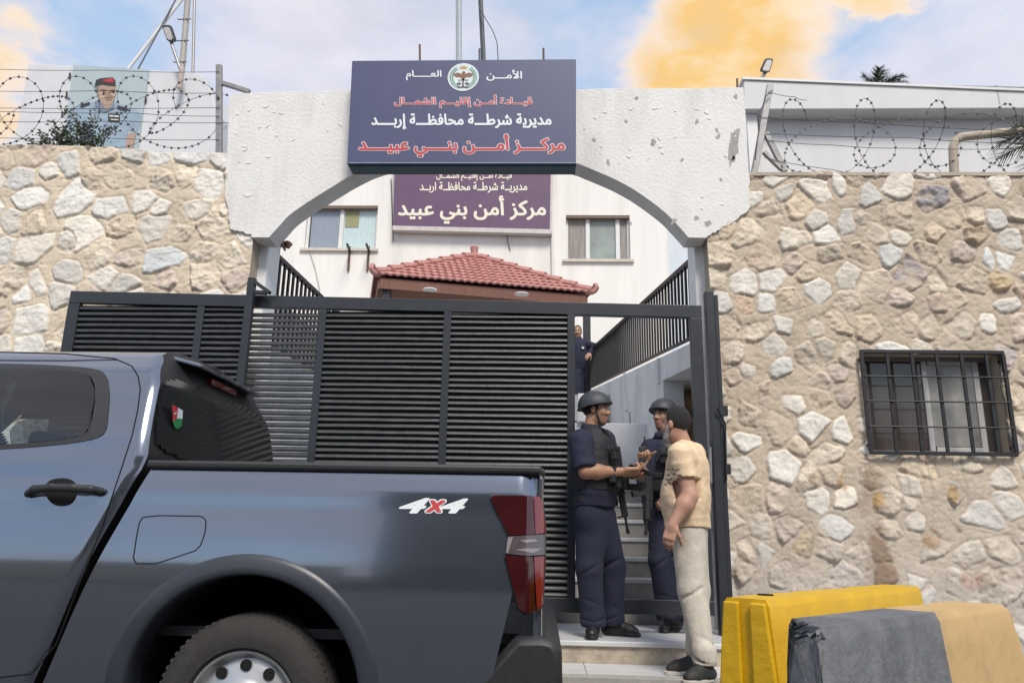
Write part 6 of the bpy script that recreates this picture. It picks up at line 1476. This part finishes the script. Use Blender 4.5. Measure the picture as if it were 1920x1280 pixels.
        cl('hair', bhr, m_hairb, h=0.005, lo_=H-0.17, hi_=H+0.17)
    else:
        def bhr(g):
            g.ell(hl(0, -0.015, 0.031), (0.0805*q, 0.1005*q, 0.1015*q), ax, 0.01); g.cut(hl(0, 0.072, 0.062), nrmv(hf*1.0-hu*0.55)); g.cut(hl(0, 0.012, -0.01), nrmv(hf*1.0-hu*0.35)); g.cut(hl(0, -0.05, -0.060), nrmv(-hu+hf*0.35))
        cl('hair', bhr, m_hairb, h=0.005, lo_=H-0.18, hi_=H+0.18, rough=(0.004, (40, 40, 40)))
    if st.get('beard'):
        def bb_(g):
            g.ell(hl(0, 0.056, -0.112), (0.050*q, 0.044*q, 0.050*q), ax, 0.02); g.ell(hl(0, 0.056, -0.145), (0.038*q, 0.030*q, 0.035*q), ax, 0.02)
            for s in (-1, 1): g.cone(hl(s*0.070, 0.015, -0.03), hl(s*0.052, 0.045, -0.10), 0.015*q, 0.024*q, 0.02)
            g.ell(hl(0, 0.096, -0.066), (0.022, 0.03, 0.018), ax, 0.01, 's')
        cl('beard', bb_, M('grey_beard', (0.33, 0.32, 0.31), 0.8, var=0.75, scale=55, bump=0.8, bscale=150), h=0.005, lo_=H-0.22, hi_=H+0.16, rough=(0.006, (35, 35, 35)))
    # belt and vest
    if st.get('belt'):
        def bl(g): c_ = P['hp']+up*0.07; g.cone(c_, c_+up*0.03, st['trousers']['waist']*1.08, st['trousers']['waist']*1.08, 0.0, fw, 0.68); g.cut(c_-up*0.012, (0, 0, -1)); g.cut(c_+up*0.036, (0, 0, 1))
        cl('belt', bl, m_vest, h=0.007)
    if st.get('vest'):
        ve = st['vest']
        def bv(g):
            c1 = P['hp']*0.60+shc*0.40+fw*0.025; c2 = shc-up*0.10+fw*0.012
            g.cone(c1, c2, sr['r1']+0.020, sr['r2']+0.018, 0.03, fw, 0.80); g.cut(P['hp']+up*ve.get('lo', 0.16), (0, 0, -1))
            for s in (-1, 1):
                b_ = shc+rt*s*0.085; g.cone(b_+fw*0.11-up*0.05, b_+up*0.055, 0.030, 0.026, 0.02, rt, 1.3); g.cone(b_+up*0.055, b_-fw*0.12-up*0.05, 0.026, 0.030, 0.02, rt, 1.3)
            g.ell(P['nk']+fw*0.10-up*0.03, (0.075, 0.075, 0.075), None, 0.02, 's')
            for s in (-1, 1): g.ell(shc+rt*s*0.215-up*0.07, (0.085, 0.085, 0.12), None, 0.02, 's')
        vo = cl('vest', bv, m_vest, rough=(0.006, (14, 14, 14)))
        b = MB(); c1 = P['hp']*0.52+shc*0.48; dpt = (sr['r1']+0.02)*0.80+0.035
        R_ = Matrix((Vector(rt), Vector(fw), Vector(up))).transposed()
        for i, (s, z, w, hh, dd) in enumerate(ve['pouches']): 
            MB().box(c1+rt*s+fw*(dpt-0.35*abs(s)**1.5+0.015)+up*z, (w, dd, hh), R_).build('pouch', m_vest, vo, bevel=0.012)
            MB().box(c1+rt*s+fw*(dpt-0.35*abs(s)**1.5+0.02)+up*(z+hh*0.32), (w+0.006, dd+0.006, hh*0.3), R_).build('pouch_flap', m_vest, vo, bevel=0.006)
        if ve.get('clip'):
            c_ = shc+rt*ve['clip'][0]+fw*0.185-up*ve['clip'][1]; b = MB(); b.tube([c_+rt*0.014*math.cos(k*math.pi/8)+up*0.040*math.sin(k*math.pi/8)-rt*0.02*math.sin(k*math.pi/8) for k in range(14)], 0.0045, 6); b.build('carabiner', M('bright_steel', (0.55, 0.56, 0.57), 0.25, metal=0.9, var=0.1), vo)
        b = MB()
        for s in (-1, 1): b.tube([shc+rt*s*0.085+fw*0.155-up*0.02, shc+rt*s*0.088+fw*0.17-up*0.09, shc+rt*s*0.09+fw*0.175-up*0.15], 0.008, 6)
        b.tube([shc-rt*0.13+up*0.045-fw*0.02, shc-rt*0.05+fw*0.165-up*0.10, shc+rt*0.06+fw*0.185-up*0.21, shc+rt*0.13+fw*0.12-up*0.30], 0.011, 6); b.build('sling_strap', m_vest, vo)
    return root, P, dict(fw=fw, rt=rt, hl=hl, shc=shc)

def rifle(label, muzzle, butt, side, grp='rifles'):
    p, q = Vector(butt), Vector(muzzle); d = (q-p).normalized(); ln = (q-p).length; s = Vector(side).normalized(); t = thing('rifle', tuple((p+q)/2), label, 'rifle', grp)
    A = lambda f, o=0.0: p+d*ln*f+s*o
    MB().bar(A(0.0, .02), A(0.26, .012), 0.03, 0.075, up=s).build('stock', m_plast, t, bevel=0.006)
    MB().bar(A(0.24), A(0.54), 0.038, 0.062, up=s).build('receiver', m_plast, t, bevel=0.005)
    MB().bar(A(0.54), A(0.80), 0.044, 0.05, up=s).build('handguard', m_plast, t, bevel=0.01)
    b = MB(); b.tube([A(0.78), A(1.0)], 0.010, 10); b.tube([A(0.94), A(1.0)], 0.014, 10); b.bar(A(.79, -.0), A(.80, -.06), 0.012, 0.012); b.build('barrel', m_black, t)
    MB().prism([A(0.40, .03), A(0.48, .03), A(0.515, .17), A(0.43, .185)], (Vector(s).cross(d))*0.026).build('magazine', m_plast, t, bevel=0.004)
    MB().bar(A(0.29, .03), A(0.265, .12), 0.028, 0.04).build('pistol_grip', m_plast, t, bevel=0.005)
    MB().bar(A(0.28, -.045), A(0.66, -.045), 0.02, 0.02, up=s).build('top_rail', m_black, t)
    return t

# officer at the gate, in profile with a phone
Yo = 5.98
J1 = dict(hd=(1117, 767, Yo), nk=(1108, 808, Yo), shN=(1089, 824, Yo-0.17), shF=(1132, 824, Yo+0.17), elN=(1098, 884, Yo-0.24), wrN=(1169, 884, Yo-0.20), elF=(1150, 884, Yo+0.16), wrF=(1178, 889, Yo-0.02),
          hp=(1112, 958, Yo), knN=(1105, 1064, Yo-0.07), knF=(1148, 1062, Yo+0.10), anN=(1112, 1160, Yo-0.04), toN=(1110, 1190, Yo-0.13), anF=(1147, 1152, Yo+0.10), toF=(1180, 1160, Yo+0.06))
sty = dict(ground=STEP_Z, fwd=(0.86, -0.42, 0), face=(0.97, -0.22, -0.03), skin=(0.33, 0.175, 0.105), helmet=True, tw=1.16, belt=True, hs=0.96,
           handN=((1, 0.15, 0.05), (0.0, 0.5, 0.85), -1, (0.75, 0.8, 0.5)), handF=((1, -0.1, 0.0), (-0.1, -0.6, 0.75), 1, (0.8, 0.8, 0.5)), hands=1.15,
           shirt=dict(m=m_navy_c, r0=0.205, r1=0.205, r2=0.195, sleeve=0.86, hem=0.03, belly=0.03, flat=0.74, collar=True, arm=1.25), trousers=dict(m=m_navy_c, waist=0.19, thigh=0.125, knee=0.098, ankle=0.082, fold=0.009),
           shoes=dict(m=m_boot, top=0.15), vest=dict(lo=0.15, clip=(0.05, 0.10), pouches=[(-0.12, -.02, 0.075, 0.15, 0.05), (-0.03, -.02, 0.075, 0.15, 0.05), (0.06, -.02, 0.075, 0.15, 0.05), (0.13, .0, 0.06, 0.12, 0.05), (0.10, 0.16, 0.07, 0.11, 0.05)]))
pr, P1, X1 = make_person('helmeted officer in navy with bare forearms looking at a phone by the gate', J1, sty, 'police officers')
hp_ = Vector((P1['wrN']+P1['wrF'])/2)+Vector((0.095, -0.01, 0.028))
ph = thing('phone', tuple(hp_), 'dark phone in a brown case held by the officer at the gate', 'phone'); Rp = Matrix.Rotation(rad(20), 3, 'Y') @ Matrix.Rotation(rad(-25), 3, 'X')
MB().box(hp_, (0.15, 0.075, 0.012), Rp).build('case', M('phone_case', (0.05, 0.03, 0.025), 0.5), ph, bevel=0.004); MB().box(hp_+Rp @ Vector((0, 0, .0075)), (0.138, 0.066, 0.002), Rp).build('screen', m_tint, ph)
rifle('black rifle slung muzzle down in front of the officer with the phone', W(1178, 1000, Yo+0.03), W(1150, 846, Yo+0.0), (1, -0.2, 0.1))
# radio pouch hanging by the sleeve's shoulder loop is part of the vest; second officer stands inside the doorway
Y2_ = 6.52
J2 = dict(hd=(1244, 778, Y2_), nk=(1244, 820, Y2_), shN=(1219, 838, Y2_-0.08), shF=(1272, 838, Y2_+0.10), elN=(1212, 902, Y2_-0.14), wrN=(1207, 872, Y2_-0.30), elF=(1284, 905, Y2_), wrF=(1262, 935, Y2_-0.16),
          hp=(1246, 962, Y2_), knN=(1236, 1052, Y2_-0.06), knF=(1262, 1050, Y2_+0.04), anN=(1250, 1140, Y2_-0.02), toN=(1246, 1160, Y2_-0.16), anF=(1268, 1140, Y2_+0.05), toF=(1262, 1158, Y2_-0.1))
sty2 = dict(ground=STEP_Z, fwd=(-0.5, -0.86, 0), face=(-0.72, -0.69, -0.02), skin=(0.33, 0.18, 0.115), helmet=True, moustache=False, stubble=0.3, belt=True, hs=0.96,
            handN=((-0.15, -0.15, 1), (0.5, -0.6, 0.1), 1, (1.35, 1.4, 0.8)), hands=1.12, handF=((-0.8, -0.4, -0.3), (0, 0.6, -0.6), -1, (0.8, 0.8, 0.5)),
            shirt=dict(m=m_navy_c, r0=0.185, r1=0.185, r2=0.185, sleeve=1.2, hem=0.03, flat=0.7, collar=True), trousers=dict(m=m_navy_c, waist=0.175, thigh=0.112, knee=0.085, ankle=0.075), shoes=dict(m=m_boot, top=0.15),
            vest=dict(lo=0.15, pouches=[(-0.12, -.02, 0.075, 0.15, 0.05), (-0.03, -.02, 0.075, 0.15, 0.05), (0.06, -.02, 0.075, 0.15, 0.05), (0.13, -.0, 0.06, 0.12, 0.05), (-0.09, 0.17, 0.08, 0.10, 0.05)]))
pr, P2, X2 = make_person('helmeted officer in black vest standing inside the gate doorway holding a radio', J2, sty2, 'police officers')
rc = Vector(P2['wrN'])+Vector((-0.012, -0.03, 0.085)); rd_ = thing('handheld_radio', tuple(rc), 'small black radio gripped by the officer inside the doorway', 'radio')
MB().box(rc, (0.055, 0.032, 0.12)).build('case', m_plast, rd_, bevel=0.006); MB().tube([rc+Vector((.015, 0, .06)), rc+Vector((.02, 0, .14))], 0.006, 6).build('aerial', m_black, rd_)
rifle('black rifle hanging muzzle down from the officer inside the doorway', W(1211, 1003, Y2_-0.27), W(1216, 862, Y2_-0.24), (-0.8, -0.6, 0))
# bearded man in the cream T-shirt
Ym = 5.36
J3 = dict(hd=(1267, 795, Ym), nk=(1281, 834, Ym), shN=(1276, 850, Ym-0.17), shF=(1300, 849, Ym+0.17), elN=(1293, 930, Ym-0.22), wrN=(1261, 984, Ym-0.26), elF=(1316, 920, Ym+0.24), wrF=(1286, 975, Ym+0.20),
          hp=(1289, 985, Ym), knN=(1298, 1105, Ym-0.10), knF=(1304, 1105, Ym+0.09), anN=(1322, 1240, Ym-0.21), toN=(1299, 1265, Ym-0.28), anF=(1308, 1222, Ym+0.08), toF=(1268, 1242, Ym+0.03))
sty3 = dict(ground=GROUND_Z, fwd=(-0.90, 0.43, 0), face=(-0.72, 0.69, 0.02), skin=(0.42, 0.235, 0.165), stubble=0.25, beard=True, tw=1.18, hs=0.97,
            handN=((-0.30, -0.05, -0.95), (0.45, 0.85, 0.1), 1, (0.30, 0.40, 0.30)), handF=((-0.30, 0, -0.95), (0.3, -0.85, 0), -1),
            shirt=dict(m=m_cream_c, r0=0.185, r1=0.198, r2=0.185, sleeve=0.56, hem=-0.01, belly=0.012, flat=0.78, fold=0.013, arm=1.12), trousers=dict(m=m_tr, waist=0.168, thigh=0.116, knee=0.092, ankle=0.068, hem=-0.02, cutz=0.10, fold=0.006),
            shoes=dict(m=M('black_trainer', (0.02, 0.02, 0.02), 0.7, var=0.4, scale=40), top=0.10, sole=M('trainer_sole', (0.50, 0.47, 0.42), 0.7), trim=M('tan_lace', (0.42, 0.24, 0.06), 0.7)))
pr, P3, X3 = make_person('grey bearded man in cream T-shirt, beige trousers and trainers facing the officers', J3, sty3)
# printed marks across the front of the T-shirt
sh3 = [c for c in pr.children if c.name.startswith('shirt')][0]
dg_ = bpy.context.evaluated_depsgraph_get()
rgm = random.Random(6); mbp = MB(); base3 = wloc(sh3)
bpy.context.view_layer.update()
for row, (y_, n_) in enumerate(((877, 6), (887, 7), (897, 6), (905, 4))):
    for i in range(n_):
        px = 1243+i*5.6+rgm.uniform(-1, 1)
        for k in range(2):
            q0 = (px+rgm.uniform(-2, 2), y_+rgm.uniform(-2.5, 2.5)); w_ = rgm.uniform(1.2, 3.2); h_ = rgm.uniform(0.8, 1.6); pts = []
            for dx, dy in ((-w_, -h_), (w_, -h_*0.4), (w_*.8, h_), (-w_*.9, h_*.7)):
                d = ray(q0[0]+dx, q0[1]+dy+0.25*(px-1243)*0.4); ok, loc, nr, fi = sh3.ray_cast(CAMP-base3, d.normalized())
                if ok: pts.append(loc+base3-d.normalized()*0.004)
            if len(pts) == 4 and max((a-b).length for a in pts for b in pts) < 0.06: mbp.poly(pts)
if mbp.v: mbp.build('printed_marks', M('brown_print', (0.09, 0.06, 0.05), 0.8), sh3)
# moustached officer at the top of the steps, hand on the railing
Y4 = 13.7
J4 = dict(hd=(1083, 622, Y4), nk=(1084, 637, Y4), shN=(1072, 643, Y4), shF=(1098, 642, Y4-0.05), elF=(1116, 651, Y4-0.1), wrF=(1106, 663, Y4-0.3), elN=(1066, 668, Y4), wrN=(1068, 690, Y4-0.05),
          hp=(1082, 694, Y4), knN=(1077, 745, Y4-0.1), knF=(1085, 745, Y4-0.1), anN=(1076, 790, Y4), toN=(1074, 794, Y4-0.15), anF=(1086, 790, Y4), toF=(1087, 794, Y4-0.15))
sty4 = dict(ground=LAND_Z, fwd=(0.1, -1, 0), face=(-0.12, -1, -0.12), skin=(0.34, 0.19, 0.12), h=0.008, hs=0.95, handN=((0, -.1, -1), (1, 0, 0), -1), handF=((-0.5, -0.5, -0.6), (-.3, 0, -.6), 1),
            shirt=dict(m=m_navy_c, r0=0.19, r1=0.19, r2=0.19, sleeve=1.2, hem=0.0, collar=True), trousers=dict(m=m_navy_c, waist=0.17, thigh=0.11, knee=0.085, ankle=0.075), shoes=dict(m=m_boot, top=0.14))
zh = P4 = None
pr4, P4, X4 = make_person('bare headed officer with a moustache resting a hand on the railing up the steps', J4, sty4, 'police officers')
MB().disc(Vector(X4['shc'])+Vector((0.07, -0.145, -0.13)), 0.025, (0, -1, 0), 0.012, 12).build('badge', M('badge_silver', (0.5, 0.5, 0.5), 0.3), pr4)
# someone mostly hidden by the left pier, a fist hanging over the left railing
Y5 = 7.25; g5 = LA.z-0.95
J5 = dict(hd=(462, 395, Y5), nk=(462, 425, Y5), shN=(445, 440, Y5), shF=(484, 440, Y5), elF=(492, 462, Y5-0.12), wrF=(522, 459, Y5-0.20), elN=(440, 490, Y5), wrN=(452, 510, Y5-0.1), hp=(458, 545, Y5+0.1), knN=(450, 620, Y5+0.1), knF=(466, 620, Y5+0.1), anN=(446, 700, Y5+0.1), toN=(446, 705, Y5-0.05), anF=(464, 700, Y5+0.1), toF=(464, 705, Y5-0.05))
sty5 = dict(ground=g5, fwd=(0.55, -0.83, 0), face=(0.5, -0.86, -0.1), skin=(0.22, 0.12, 0.08), h=0.0075, handN=((0.3, -.1, -1), (1, 0, 0), -1), handF=((0.95, -0.1, 0.1), (0.1, 0.1, -1), -1, (1.75, 1.6, 1.0)), hands=1.3,
            shirt=dict(m=m_vest, r0=0.18, r1=0.18, r2=0.18, sleeve=1.2, hem=0.0), trousers=dict(m=m_navy_c, waist=0.17, thigh=0.11, knee=0.085, ankle=0.075), shoes=dict(m=m_boot, top=0.14))
make_person('person behind the left pier, only a dark sleeve and a fist showing over the railing', J5, sty5)
print('persons', {k: round(float(v[2]), 2) for k, v in P4.items()})
